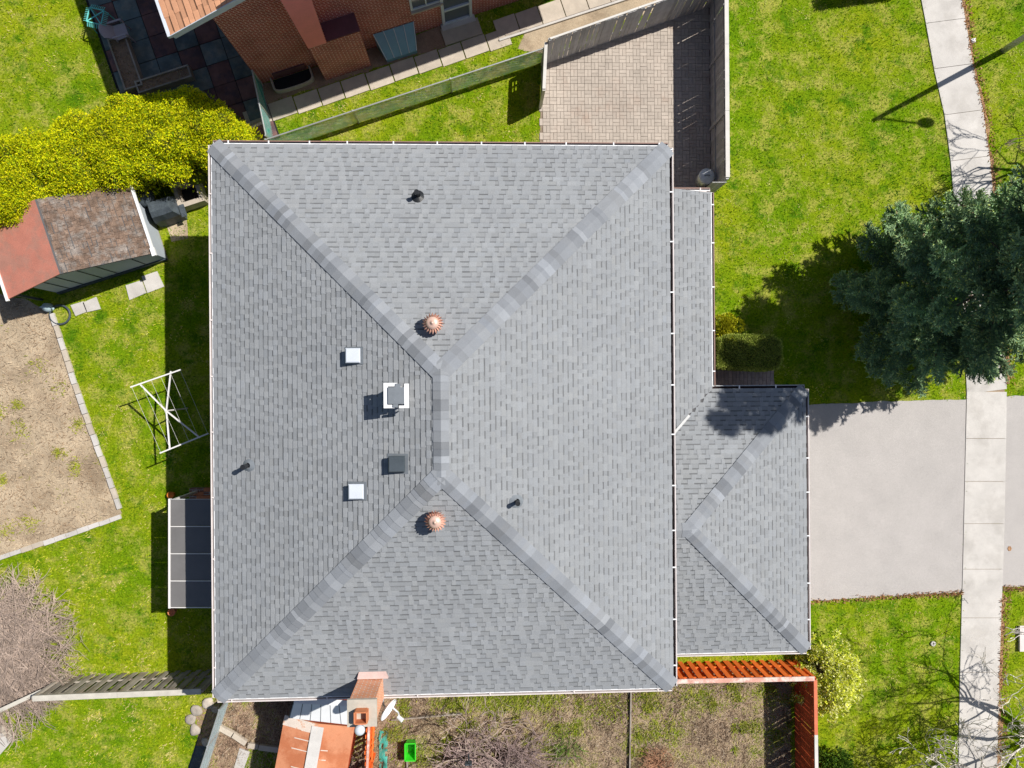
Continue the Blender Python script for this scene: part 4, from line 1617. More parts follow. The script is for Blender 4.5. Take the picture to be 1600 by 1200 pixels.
# weathered shingles, one by one, on the east slope
vS = (SWd * wr + z * (zrg - zs)).normalized()
nS = (z - SWd * ((zrg - zs) / wr)).normalized()
lsS = math.hypot(wr, zrg - zs)
s0 = 0.0
course = 0
while s0 < lsS - .02:
    s1 = min(s0 + .125, lsS)
    x = -.06 - random.uniform(0, .1)
    while x < sd_:
        w_ = random.choice((.10, .13, .16, .2, .34))
        a0, a1 = max(x, -.06) + .004, min(x + w_, sd_) - .004
        x += w_
        if a1 - a0 < .03 or random.random() < .012:
            continue
        O_ = D(-.06, 0, zs - .02) + SNd * 0
        t0 = random.uniform(.014, .032)
        q = random.uniform(-.03, .03)
        vs = [O_ + SNd * a0 + vS * (s0 + q), O_ + SNd * a1 + vS * (s0 + q), O_ + SNd * a1 + vS * s1, O_ + SNd * a0 + vS * s1]
        vs = vs + [vs[0] + nS * t0, vs[1] + nS * (t0 + random.uniform(-.012, .012)), vs[2] + nS * .012, vs[3] + nS * .012]
        MB().add(vs, [(4, 7, 6, 5), (0, 4, 5, 1), (1, 5, 6, 2), (3, 7, 4, 0), (2, 6, 7, 3)]).build("shingle", M['shedsh'], sroof)
    s0 = s1
for w_, nm in ((-.09, "gutter"), (sw + .03, "gutter")):
    b = MB()
    b.bar(D(w_, -.12, zs + .0), D(w_, sd_ + .05, zs + .0), .075, .08)
    b.build(nm, M['whitepl'], shed)
b = MB()
b.bar(D(-.10, -.16, zs + .03), D(-.10, .1, zs + .03), .12, .10)
b.build("gutter_end", M['whitepl'], shed)
b = MB()
b.bar(D(wa + .003, .06, .02), D(wa + .003, 2.2, .02), .03, .06)
b.build("sill_plate", M['old_wood'], shed)
b = MB()
b.bar(D(4.35, .05, 0), D(4.35, .05, zs - .05), .07, .07)
b.build("corner_post", M['blackmetal'], shed)

# stepping slabs, ring, jug
for i, pts in enumerate(([(197, 446), (222, 438), (229, 458), (203, 469)], [(222, 432), (246, 424), (257, 448), (231, 458)], [(111, 477), (131, 471), (137, 487), (119, 494)], [(130, 473), (151, 464), (158, 483), (136, 488)])):
    b = MB()
    b.prism(SP(pts), -.02, .035)
    o = b.build("stepping_slab", M['concrete'])
    tag(o, ["square stepping slab in front of the shed, nearer its middle", "square stepping slab by the shed's east corner", "narrow stepping slab beside the black ring", "stepping slab just east of the narrow one near the black ring"][i], "slab", "stepping slabs along the shed front")
b = MB()
rc = S(95, 492)
pts = [rc + Vector((.32 * math.cos(t), .31 * math.sin(t), .05)) for t in np.linspace(0, 2 * math.pi, 33)]
b.tube(pts, .035, 8, caps=False)
tag(b.build("tree_ring", M['blackmetal'], smooth=True), "black ring lying on the grass beside the shed front", "ring")
jp = S(78, 481)
jg = thing("watering_can", jp, "pale blue watering can in the shed's shade by the black ring", "watering can")
b = MB()
b.lathe(jp, [(.14, 0), (.15, .05), (.13, .24), (.07, .28), (.06, .31)], 16)
b.build("body", M['jug'], jg, smooth=True)
b = MB()
b.tube([jp + Vector((.08, -.02, .1)), jp + Vector((.22, -.04, .24)), jp + Vector((.26, -.05, .26))], [.03, .022, .035], 8)
b.build("spout", M['jug'], jg)
b = MB()
b.tube([jp + Vector((-.11, 0, .08)), jp + Vector((-.2, 0, .2)), jp + Vector((-.12, 0, .31)), jp + Vector((.02, 0, .31))], .016, 6)
b.build("handle", M['jug'], jg)

# things stored between hedge and house
kp = S(241, 316)
kt = thing("kettle_barbecue", kp, "black domed kettle barbecue half under the hedge", "barbecue")
b = MB()
b.lathe(kp, [(.05, .38), (.20, .44), (.29, .58), (.30, .64)], 20)
b.build("bowl", M['black'], kt, smooth=True)
b = MB()
b.lathe(kp, [(.305, .645), (.29, .74), (.2, .84), (.06, .89), (.01, .895)], 20)
b.build("lid", M['tarp'], kt, smooth=True)
for k in range(3):
    t = k * 2.1
    b = MB()
    b.bar(kp + Vector((.15 * math.cos(t), .15 * math.sin(t), .45)), kp + Vector((.28 * math.cos(t), .28 * math.sin(t), 0)), .03, .03)
    b.build("leg", M['steel'], kt)
tp = S(268, 334)
tb = thing("covered_grill", tp, "boxy barbecue under a dusty charcoal cover beside the shed", "barbecue cover")
b = MB()
u, v = Vector((math.cos(NA), math.sin(NA), 0)), Vector((-math.sin(NA), math.cos(NA), 0))
vs = []
for hh, s_, t_ in ((0, .44, .34), (.55, .42, .31), (.86, .34, .24), (.95, .30, .10)):
    for a, d in ((-1, -1), (0, -1.08), (1, -1), (1.03, 0), (1, 1), (0, 1.05), (-1, 1), (-1.04, 0)):
        vs.append(tp + u * (a * s_) + v * (d * t_) + z * (hh + random.uniform(-.02, .02)))
b.add(vs, [(k * 8 + i, k * 8 + (i + 1) % 8, (k + 1) * 8 + (i + 1) % 8, (k + 1) * 8 + i) for k in range(3) for i in range(8)] + [tuple(24 + i for i in range(8))])
b.build("cover", M['tarp'], tb)
b = MB()
b.bar(tp + u * .45 - v * .2 + z * .5, tp + u * .62 - v * .2 + z * .5, .4, .04)
b.build("side_shelf", M['tarp'], tb)
cpq = S(302, 306)
cpn = thing("concrete_planter", cpq, "square hollow concrete planter between barbecue cover and house", "planter")
for s_ in (-1, 1):
    b = MB()
    b.bar(cpq + u * (s_ * .36) - v * .43 + z * .24, cpq + u * (s_ * .36) + v * .43 + z * .24, .13, .48)
    b.build("side", M['oldconc'], cpn)
    b = MB()
    b.bar(cpq + v * (s_ * .35) - u * .293 + z * .235, cpq + v * (s_ * .35) + u * .293 + z * .235, .15, .47)
    b.build("side", M['oldconc'], cpn)
b = MB()
b.prism([cpq + u * a + v * d for a, d in ((-.29, -.27), (.29, -.27), (.29, .27), (-.29, .27))], .0, .06)
b.build("soil", M['dark'], cpn)

# garden edging
ed = thing("garden_edging", S(190, 806), "line of pale concrete edging blocks round the bare vegetable plot", "edging")


def edging(pts, root, w=.155, ln=.36):
    pts = [S(*p_) for p_ in pts]
    for a, e in zip(pts[:-1], pts[1:]):
        n = max(1, round((e - a).length / ln))
        for k in range(n):
            p0, p1 = a.lerp(e, k / n), a.lerp(e, (k + 1) / n)
            dd = (p1 - p0).normalized()
            j = Vector((-dd.y, dd.x, 0)) * random.uniform(-.012, .012)
            b = MB()
            b.bar(p0 + j + dd * .008 + z * .03, p1 + j - dd * .008 + z * (.03 + random.uniform(-.008, .012)), w * random.uniform(.88, 1.08), .1)
            b.build("edging_block", M['oldconc'] if random.random() < .3 else M['concrete'], root)


edging([(82, 490), (101, 547), (118, 600), (140, 662), (165, 730), (188, 795)], ed)
edging([(190, 806), (140, 824), (70, 848), (0, 872), (-30, 884)], ed)
edging([(-30, 450), (8, 443), (24, 438)], ed)

# clothes airer
cl = thing("clothes_dryer", S(293, 637), "white umbrella style clothes dryer with two end bars and lines", "clothes dryer")
hub = S(260, 642, 1.55)
base_ = S(293, 638)
b = MB()
b.tube([base_, Vector((hub.x, hub.y, 1.6))], .026, 10)
b.build("pole", M['white'], cl)
T0, T1 = S(204, 605, 1.75), S(283, 577.5, 1.75)
U0, U1 = S(250, 708, 1.75), S(326, 677, 1.75)
for p0, p1 in ((T0, T1), (U0, U1)):
    b = MB()
    b.bar(p0, p1, .04, .04)
    b.build("end_bar", M['white'], cl)
for tx, ty in ((218, 599.5), (267, 580), (312.5, 684), (265.5, 703)):
    b = MB()
    b.bar(hub, S(tx, ty, 1.73), .04, .04)
    b.build("arm", M['white'], cl)
lb = MB()
for k in range(6):
    t = (k + .1) / 5.2
    lb.tube([T0.lerp(T1, min(t, 1)), U0.lerp(U1, min(t, 1))], .0035, 4)
lb.build("lines", M['white'], cl)

# patio canopy at the back wall
cn = thing("patio_canopy", S(300, 860), "grey panelled flat canopy on posts against the house's back wall", "canopy")
zc = 2.1
cy = [780, 822.5, 865, 907.5, 949]
for k in range(4):
    p0, p1 = S(266, cy[k], zc), S(266, cy[k + 1], zc)
    q0, q1 = Vector((H(-iw, 0).x, p0.y, zc + .12)), Vector((H(-iw, 0).x, p1.y, zc + .12))
    b = MB()
    g_ = Vector((0, .02, 0))
    vs = [p1 + g_, q1 + g_, q0 - g_, p0 - g_]
    b.add(vs + [x_ - z * .02 for x_ in vs], [(0, 1, 2, 3), (7, 6, 5, 4), (0, 4, 5, 1), (2, 6, 7, 3), (3, 7, 4, 0), (1, 5, 6, 2)])
    b.build("panel", M['canopy'], cn)
for k in range(5):
    p0 = S(266, cy[k], zc)
    b = MB()
    b.bar(p0 + z * .006, Vector((H(-iw, 0).x, p0.y, zc + .126)), .022, .035)
    b.build("rafter", M['white'] if k else M['paintsteel'], cn)
b = MB()
b.bar(S(265.5, 779, zc - .03), S(265.5, 950, zc - .03), .06, .09)
b.build("front_beam", M['white'], cn)
for y_ in (783, 945):
    q = S(268, y_, zc)
    b = MB()
    b.box((q.x, q.y, zc / 2 - .04), (.08, .08, zc - .08))
    b.build("post", M['white'], cn)
b = MB()
fp = S(271, 772)
b.lathe(fp, [(.07, 0), (.11, .22), (.12, .24), (.10, .24), (.09, .2)], 12)
tag(b.build("flower_pot", M['orange'], smooth=True), "small orange pot on the lawn at the canopy's north corner", "flower pot")
b = MB()
fp = S(273, 953)
b.lathe(fp, [(.08, 0), (.12, .24), (.13, .26), (.11, .26), (.1, .2)], 12)
tag(b.build("flower_pot", M['clay'], smooth=True), "reddish pot at the canopy's south corner post", "flower pot")
stp = thing("back_step", S(320, 770), "reddish brick back step beside the canopy", "step")
for i in range(4):
    for j in range(4):
        q = S(306 + i * 11, 764 + j * 5.5)
        b = MB()
        b.box((q.x, q.y, .12), (.225, .105, .24))
        b.build("brick", M['clay'] if random.random() < .5 else M['brick_h'], stp, wall_uv=True)

# ------------------------------------------------------------------ bottom centre: rusty shed and white lean-to
rs = thing("metal_shed", S(500, 1170), "rusty orange metal shed with a pale strip down its roof ridge", "shed")
A0, A1, B0, B1 = S(445, 1118, 1.95), S(554, 1136, 1.95), S(424, 1230, 1.95), S(537, 1236, 1.95)
r0, r1 = A0.lerp(A1, .5) + z * .16, B0.lerp(B1, .5) + z * .16
b = MB()
for e0, e1, f0, f1 in ((A0, r0, B0, r1), (r0, A1, r1, B1)):
    b.add([e0, f0, f1, e1, e0 - z * .03, f0 - z * .03, f1 - z * .03, e1 - z * .03], [(0, 1, 2, 3), (7, 6, 5, 4), (0, 4, 5, 1), (3, 7, 4, 0), (2, 6, 7, 3), (1, 5, 6, 2)])
rroof = b.build("roof", M['rustroof'], rs)
if rroof.data.polygons[0].normal.z < 0:
    rroof.data.flip_normals()
b = MB()
b.bar(r0 - z * .0 + (r1 - r0).normalized() * .08 + z * .02, r1 + z * .02, .36, .02)
b.build("ridge_strip", M['zinc'], rs)
b = MB()
b.bar(A0 + z * .025 + (B0 - A0).normalized() * .12, r0 + z * .025 + (B0 - A0).normalized() * .16, .30, .012, up=z)
b.build("flaking_patch", M['rustpale'], rs)
for k in range(6):
    for e0, f0, s_ in ((r0, r1, 1), (r0, r1, -1)):
        if random.random() < .3:
            continue
        t = .12 + k * .14 + random.uniform(-.03, .03)
        q = r0.lerp(r1, t)
        o_ = (A1 - A0).normalized() * s_
        ln = random.uniform(.15, .5)
        b = MB()
        b.bar(q + o_ * .2 + z * .008 - z * .02, q + o_ * (.2 + ln) - z * (.02 + .16 * (ln + .02) / 1.1) + z * .010, .028, .006)
        b.build("paint_streak", M['rustpale'], rs)
gA, gB, gC, gD = [Vector((p_.x, p_.y, 0)) for p_ in (A0.lerp(B1, .04), A1.lerp(B0, .04), B1.lerp(A0, .04), B0.lerp(A1, .04))]
b = MB()
b.prism([gA, gB, gC, gD], 0, 1.9)
b.build("wall", M['rust_wood'], rs)

lt = thing("lean_to_roof", S(500, 1112), "white corrugated lean-to roof between house eave and rusty shed", "lean-to")
W0, W1, W2, W3 = S(460, 1094, 2.55), S(543, 1098, 2.55), S(549, 1133, 2.25), S(452, 1122, 2.25)
n = 6
for k in range(n):
    p0, p1 = W0.lerp(W1, k / n), W0.lerp(W1, (k + 1) / n)
    q0, q1 = W3.lerp(W2, k / n), W3.lerp(W2, (k + 1) / n)
    gx = (p1 - p0).normalized() * .012
    vs = [p0 + gx, p1 - gx, q1 - gx, q0 + gx]
    b = MB()
    b.add(vs + [x_ - z * .02 for x_ in vs], [(3, 2, 1, 0), (4, 5, 6, 7), (0, 1, 5, 4), (2, 3, 7, 6), (1, 2, 6, 5), (3, 0, 4, 7)])
    b.build("panel", M['whitepl'], lt)
b = MB()
for k in range(n + 1):
    b.bar(W0.lerp(W1, k / n) - z * .045, W3.lerp(W2, k / n) - z * .045, .035, .04)
b.build("rafter", M['darklid'], lt)
b = MB()
b.bar(W0 + z * .02, W1 + z * .02, .16, .03)
b.build("head_flashing", M['whitepl'], lt)
for q in (W2, W3, W0, W1):
    b = MB()
    b.bar(Vector((q.x, q.y, 0)), q - z * .06, .07, .07)
    b.build("post", M['old_wood'], lt)

# loose pieces in the bed
kb = thing("bed_kerb", S(372, 1146), "stone kerb pieces edging the earth bed by the blue fence", "kerb")
for p0, p1 in (((344, 1134), (366, 1146)), ((365, 1145), (386, 1159)), ((389, 1162), (405, 1164)), ((406, 1165), (436, 1169))):
    b = MB()
    b.bar(S(*p0) + z * .06, S(*p1) + z * .06, .17, .16)
    b.build("kerb_stone", M['oldconc'], kb)
b = MB()
b.prism(SP([(375, 1168), (391, 1174), (381, 1202), (373, 1222), (360, 1215), (369, 1190)]), -.02, .05)
tag(b.build("path_slab", M['concrete']), "pale oblong slab on the grass near the blue fence", "slab")
for i, (x_, y_, r_) in enumerate(((326, 1099, .2), (308, 1109, .18), (299, 1124.5, .17), (305, 1139, .19), (338, 1108, .13), (322, 1158, .14))):
    bm_v, bm_f = [], []
    c_ = S(x_, y_)
    b = MB()
    prof = [(r_ * .9, 0), (r_, r_ * .2), (r_ * .85, r_ * .42), (r_ * .4, r_ * .5), (.01, r_ * .48)]
    b.lathe((0, 0, 0), prof, 12)
    b.v = [tuple(Vector(q) * (1 + .45 * mnoise.noise((q[0] * 5 + i * 3, q[1] * 5, q[2] * 5))) + c_) for q in b.v]
    tag(b.build("garden_stone", M['stone'], smooth=True), ["large rounded stone touching the house corner fence", "grey rounded stone second from the house corner", "pale rounded stone at the curve's outer point", "rounded stone lowest in the curved row", "small pinkish stone beside the blue fence top", "small stone by the blue fence on bare earth"][i], "stone", "garden stones near the blue fence")
# black sheet
b = MB()
pts = SP([(306, 1164), (330, 1165), (318, 1232), (284, 1232)])
nx, ny = 8, 10
vs = []
for j in range(ny + 1):
    l_, r_ = pts[0].lerp(pts[3], j / ny), pts[1].lerp(pts[2], j / ny)
    for i in range(nx + 1):
        q = l_.lerp(r_, i / nx)
        vs.append((q.x, q.y, .03 + .06 * abs(mnoise.noise((q.x * 3, q.y * 3, 1)))))
b.add(vs, [(j * (nx + 1) + i, (j + 1) * (nx + 1) + i, (j + 1) * (nx + 1) + i + 1, j * (nx + 1) + i + 1) for j in range(ny) for i in range(nx)])
tag(b.build("plastic_sheet", M['tarp'], smooth=True), "crumpled black plastic sheet behind the pale blue fence", "sheet")
# white patio corner
cpad = thing("concrete_pad", S(0, 1150), kind='structure')
b = MB()
b.prism(SP([(-60, 1135), (3, 1138), (20, 1157), (-2, 1182), (-60, 1215)]), -.02, .05)
b.build("slab", M['concrete'], cpad)
b = MB()
b.prism(SP([(-60, 1118), (4, 1127), (24, 1148), (24, 1157), (20, 1158), (2, 1137), (-60, 1132)]), -.02, .12)
b.build("kerb", M['oldconc'], cpad)

# green tub
gb = S(643, 1165)
bn = thing("green_tub", gb, "bright green plastic tub standing on the bare earth bed", "tub")
b = MB()
hx, hy = .17, .28
lo_ = [gb + Vector((a * hx * .8, d * hy * .8, .02)) for a, d in ((-1, -1), (1, -1), (1, 1), (-1, 1))]
hi_ = [gb + Vector((a * hx, d * hy, .42)) for a, d in ((-1, -1), (1, -1), (1, 1), (-1, 1))]
li_ = [gb + Vector((a * hx * .76, d * hy * .76, .05)) for a, d in ((-1, -1), (1, -1), (1, 1), (-1, 1))]
hi2 = [gb + Vector((a * hx * .93, d * hy * .95, .42)) for a, d in ((-1, -1), (1, -1), (1, 1), (-1, 1))]
b.add(lo_ + hi_ + hi2 + li_, [(3, 2, 1, 0)] + [(i, (i + 1) % 4, 4 + (i + 1) % 4, 4 + i) for i in range(4)] + [(4 + i, 4 + (i + 1) % 4, 8 + (i + 1) % 4, 8 + i) for i in range(4)] + [(8 + i, 8 + (i + 1) % 4, 12 + (i + 1) % 4, 12 + i) for i in range(4)] + [(12, 13, 14, 15)])
b.build("body", M['greenbin'], bn)
b = MB()
for i in range(4):
    b.bar(hi_[i] + z * .01, hi_[(i + 1) % 4] + z * .01, .035, .03)
b.build("rim", M['greenbin'], bn)
# teal netting along the red fence
b = MB()
vs, ny, nx = [], 26, 4
for j in range(ny + 1):
    for i in range(nx + 1):
        q = S(593 + i * 3.2 + 2 * mnoise.noise((j * .5, 1, 0)), 1140 + j * 4)
        vs.append((q.x, q.y, .05 + .22 * abs(mnoise.noise((i * 1.1, j * .55, 4)))))
b.add(vs, [(j * (nx + 1) + i, (j + 1) * (nx + 1) + i, (j + 1) * (nx + 1) + i + 1, j * (nx + 1) + i + 1) for j in range(ny) for i in range(nx) if mnoise.noise((i * .8, j * .45, 8)) > -.22])
tag(b.build("garden_netting", M['tealmesh'], smooth=True), "crumpled teal netting lying along the red picket fence", "netting")
# timber edges and stake in the bed
for i, (p0, p1, lab) in enumerate((((985, 1075), (982, 1260), "thin timber edging running down the bed's east part"), ((612, 1123), (722, 1113), "pale timber edging lying across the bed below the dish"), ((636, 1176), (640, 1260), "dark timber edging running down from the green tub"))):
    b = MB()
    b.bar(S(*p0) + z * .06, S(*p1) + z * .06, .045, .13)
    tag(b.build("timber_edging", M['old_wood']), lab, "timber", "timber edgings in the bed")
sp_ = S(733, 1164)
b = MB()
b.bar(sp_, sp_ + Vector((0, -.02, 1.1)), .05, .05)
b.box((sp_.x, sp_.y - .03, 1.1), (.22, .04, .22))
tag(b.build("garden_stake", M['blackmetal']), "dark garden stake with a small plate standing in the weedy bed", "stake")

# ------------------------------------------------------------------ bin, lamp, small street things
tc = S(1095, 284)
tcn = thing("dustbin", tc, "silver round metal dustbin with lid in the corner by porch roof", "dustbin")
b = MB()
b.lathe(tc, [(.20, 0), (.225, .1), (.24, .62)], 24)
b.build("body", M['steel'], tcn, smooth=True)
b = MB()
b.lathe(tc, [(.262, .62), (.262, .65), (.24, .67), (.12, .71), (.03, .72)], 24)
b.build("lid", M['silver'], tcn, smooth=True)
b = MB()
b.tube([tc + Vector((-.09, 0, .71)), tc + Vector((-.06, 0, .77)), tc + Vector((.06, 0, .77)), tc + Vector((.09, 0, .71))], .014, 6)
b.build("handle", M['blackmetal'], tcn)

lp = S(1568, 79)
lamp = thing("street_lamp", lp, "tall grey street lamp post on the verge beside the sidewalk", "street lamp")
b = MB()
b.tube([lp, lp + z * 3, lp + z * 6.6], [.105, .09, .07], 14)
b.build("pole", M['paintsteel'], lamp, smooth=True)
b = MB()
tip = lp + z * 6.6
b.tube([tip - z * .15, tip + Vector((.5, .1, .12)), tip + Vector((1.2, .05, .2)), tip + Vector((1.75, 0, .2))], [.045, .04, .035, .035], 8)
b.build("arm", M['paintsteel'], lamp)
b = MB()
hd = tip + Vector((1.95, 0, .17))
b.lathe((0, 0, 0), [(.06, -.10), (.17, -.06), (.18, .0), (.12, .07), (.02, .09)], 14)
b.v = [(hd.x + q[0] * 1.7, hd.y + q[1], hd.z + q[2]) for q in b.v]
b.build("lamp_head", M['silver'], lamp, smooth=True)

ub = S(1602, 996)
utb = thing("utility_box", ub, "low pale utility box on the verge south of the driveway", "utility box")
b = MB()
b.box((ub.x, ub.y, .04), (.5, .82, .08))
b.build("cabinet", M['gutter'], utb)
b = MB()
b.box((ub.x, ub.y, .10), (.56, .88, .04))
b.build("lid", M['gutter'], utb)
vb_ = S(1457, 1005)
b = MB()
for i in range(4):
    t0, t1 = i * math.pi / 2 + .2, (i + 1) * math.pi / 2 + .2
    b.bar(vb_ + Vector((.075 * math.cos(t0), .075 * math.sin(t0), .03)), vb_ + Vector((.075 * math.cos(t1), .075 * math.sin(t1), .03)), .05, .06)
vbo = thing("valve_cover", vb_, "small square valve cover in the lawn near the sidewalk", "valve cover")
b.build("rim", M['concrete'], vbo)
b = MB()
b.lathe(vb_, [(.055, 0), (.05, .03)], 8)
b.build("plug", M['darklid'], vbo)
lt_ = S(1520, 64)
b = MB()
b.lathe((0, 0, 0), [(.07, 0), (.09, .03), (.05, .06), (.01, .07)], 7)
b.v = [tuple(Vector(q) * (1 + .5 * mnoise.noise((q[0] * 20, q[1] * 20, 1))) + lt_) for q in b.v]
tag(b.build("paper_litter", M['whitepl']), "crumpled white scrap of litter in the dry verge", "litter")
b = MB()
q = S(1577, 857)
b.lathe((0, 0, 0), [(.07, .012), (.085, .02), (.05, .03), (.01, .022)], 6)
b.v = [tuple(Vector((v_[0] * .9, v_[1] * 1.1, v_[2])) + q) for v_ in b.v]
tag(b.build("fallen_leaf", M['leaflit']), "curled reddish leaf on the driveway apron across the sidewalk", "leaf")

# ------------------------------------------------------------------ vegetation
def leaf_cloud(clumps, n, length, width, palette, name, root, m='leaf', out=.9, jitter=.6, upbias=.3, shell=(.75, 1.05), zmin=0.02):
    """leaf quads spread through ellipsoid clumps: (centre, radii)"""
    C = np.array([c[0] for c in clumps])
    R = np.array([c[1] for c in clumps])
    wts = (R[:, 0] * R[:, 1] + R[:, 1] * R[:, 2])
    k = rng.choice(len(C), n, p=wts / wts.sum())
    d = rand_unit(n)
    d[:, 2] = np.where(d[:, 2] < -.3, -d[:, 2], d[:, 2])
    rad = rng.uniform(shell[0], shell[1], (n, 1))
    P = C[k] + d * R[k] * rad
    keep = P[:, 2] > zmin
    P, d, k = P[keep], d[keep], k[keep]
    D_ = d * out
    D_[:, 2] += upbias
    V = leaves(P, D_, length, width, jitter)
    cc = pick_cols(len(P), palette)
    cl_t = rng.uniform(.82, 1.18, len(C))
    return fast_mesh(name, V, 4, cc * cl_t[k][:, None], M[m], root)


def lumps(clumps, name, m, root, scale=.78):
    b = MB()
    for c, r in clumps:
        o = len(b.v)
        prof = [(.6, -.7), (1, 0), (.8, .55), (.45, .85), (.05, 1)]
        vs, fs = [], []
        for rr, zz in prof:
            for k in range(8):
                t = 2 * math.pi * k / 8
                vs.append((c[0] + r[0] * scale * rr * math.cos(t), c[1] + r[1] * scale * rr * math.sin(t), max(.01, c[2] + r[2] * scale * zz)))
        for i in range(4):
            for k in range(8):
                fs.append((i * 8 + k, i * 8 + (k + 1) % 8, (i + 1) * 8 + (k + 1) % 8, (i + 1) * 8 + k))
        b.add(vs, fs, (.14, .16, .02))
    return b.build(name, M[m], root)


random.seed(31)
# big yellow-green cedar hedge
hz = 2.05
HEDGE = SP([(-40, 214), (20, 206), (60, 200), (95, 184), (130, 170), (165, 157), (195, 148), (235, 147), (268, 142), (300, 140), (335, 152), (362, 168), (378, 192), (390, 218), (380, 248), (345, 258), (300, 262), (250, 272), (205, 284), (150, 290), (115, 308), (85, 332), (40, 350), (-40, 366)], hz)
xs = [p_.x for p_ in HEDGE]
ysz = [p_.y for p_ in HEDGE]
clumps = []
while len(clumps) < 250:
    q = np.array([[random.uniform(min(xs), max(xs)), random.uniform(min(ysz), max(ysz))]])
    if in_poly(q, HEDGE)[0]:
        r = random.uniform(.28, .46)
        # lower towards the hedge's faces
        inside = min(((Vector((q[0][0], q[0][1], hz)) - (a + (b_ - a) * max(0, min(1, (Vector((q[0][0], q[0][1], hz)) - a).dot(b_ - a) / (b_ - a).length_squared)))).length) for a, b_ in zip(HEDGE, HEDGE[1:] + HEDGE[:1]))
        if inside < .18:
            continue
        zc_ = 1.45 + min(.45, inside * .6) + random.uniform(-.17, .17)
        clumps.append(((q[0][0], q[0][1], zc_), (r, r, r * 1.3)))
hg = thing("cedar_hedge", S(190, 250), "broad yellow green cedar hedge between the lawn and the shed", "hedge")
low = [((c[0], c[1], .75), (.5, .5, .8)) for c, r in clumps[::3]]
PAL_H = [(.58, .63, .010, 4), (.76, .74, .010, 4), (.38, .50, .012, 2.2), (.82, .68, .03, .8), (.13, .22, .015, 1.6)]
leaf_cloud(clumps, 210000, .07, .03, PAL_H, "foliage", hg, out=.55, upbias=.0, jitter=1.1)
leaf_cloud(low, 14000, .13, .06, PAL_H, "lower_foliage", hg, out=.9)
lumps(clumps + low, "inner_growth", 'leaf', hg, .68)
b = MB()
for c, r in clumps[::7]:
    b.tube([(c[0], c[1], 0), (c[0] + .05, c[1], 1.2), (c[0], c[1], c[2])], [.05, .035, .015], 6)
tag(b.build("stems", M['bark'], hg), kind='stuff')


def clipped_hedge(name, label, px, zt, n, palette, cat="hedge"):
    poly = SP(px, zt)
    cx = sum(p_.x for p_ in poly) / len(poly)
    cy_ = sum(p_.y for p_ in poly) / len(poly)
    root = thing(name, (cx, cy_, 0), label, cat)
    xs_ = [p_.x for p_ in poly]
    ys_ = [p_.y for p_ in poly]
    P = np.stack([rng.uniform(min(xs_), max(xs_), n * 2), rng.uniform(min(ys_), max(ys_), n * 2)], 1)
    P = P[in_poly(P, poly)][:n]
    m_ = len(P)
    zz = zt + np.array([.05 * mnoise.noise((a * 3, c * 3, 0)) for a, c in P]) - rng.uniform(0, .1, m_)
    Pt = np.column_stack([P, zz])
    Dn = np.tile((0, 0, 1.0), (m_, 1))
    # the faces
    per = []
    dn = []
    m2 = m_
    L_ = [(poly[(i + 1) % len(poly)] - poly[i]).length for i in range(len(poly))]
    for i in range(len(poly)):
        k = int(m2 * L_[i] / sum(L_))
        t = rng.uniform(0, 1, k)
        a, c = np.array(poly[i][:2]), np.array(poly[(i + 1) % len(poly)][:2])
        e = a[None] + (c - a)[None] * t[:, None]
        nrm = np.array([(c - a)[1], -(c - a)[0]])
        nrm /= np.linalg.norm(nrm)
        if nrm @ ((a + c) / 2 - np.array([cx, cy_])) < 0:
            nrm = -nrm
        e = e - nrm[None] * rng.uniform(-.02, .08, k)[:, None]
        per.append(np.column_stack([e, rng.uniform(.03, zt, k)]))
        dn.append(np.tile((nrm[0], nrm[1], .25), (k, 1)))
    Pt = np.vstack([Pt] + per)
    Dn = np.vstack([Dn] + dn)
    V = leaves(Pt, Dn, .055, .028, .8)
    fast_mesh("foliage", V, 4, pick_cols(len(Pt), palette), M['leaf'], root)
    b = MB()
    q = [Vector((cx, cy_, 0)).lerp(Vector((p_.x, p_.y, 0)), .93) for p_ in poly]
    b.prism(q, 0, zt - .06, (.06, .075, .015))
    b.build("inner_growth", M['leaf'], root)
    return root


clipped_hedge("clipped_hedge", "low dark green clipped hedge block in spruce shade by the paved walk",
              [(1121, 530), (1140, 523), (1205, 524), (1221, 532), (1223, 560), (1217, 575), (1200, 578), (1121, 574)], 1.0, 15000, [(.48, .55, .12, 3), (.36, .45, .09, 2), (.58, .6, .18, 1), (.24, .3, .06, 1)])
sh = S(1128, 522)
gsh = thing("golden_shrub", sh, "small golden yellow shrub between porch eave and clipped hedge", "shrub")
cl_ = [((sh.x + random.uniform(-.35, .3), sh.y + random.uniform(-.35, .45), random.uniform(.35, .8)), (.22, .22, .24)) for _ in range(12)]
leaf_cloud(cl_, 3500, .07, .045, [(.48, .46, .02, 3), (.36, .38, .02, 2)], "foliage", gsh)
b = MB()
for c, r in cl_:
    b.tube([sh, c], [.015, .006], 5)
tag(b.build("stems", M['bark'], gsh), kind='stuff')

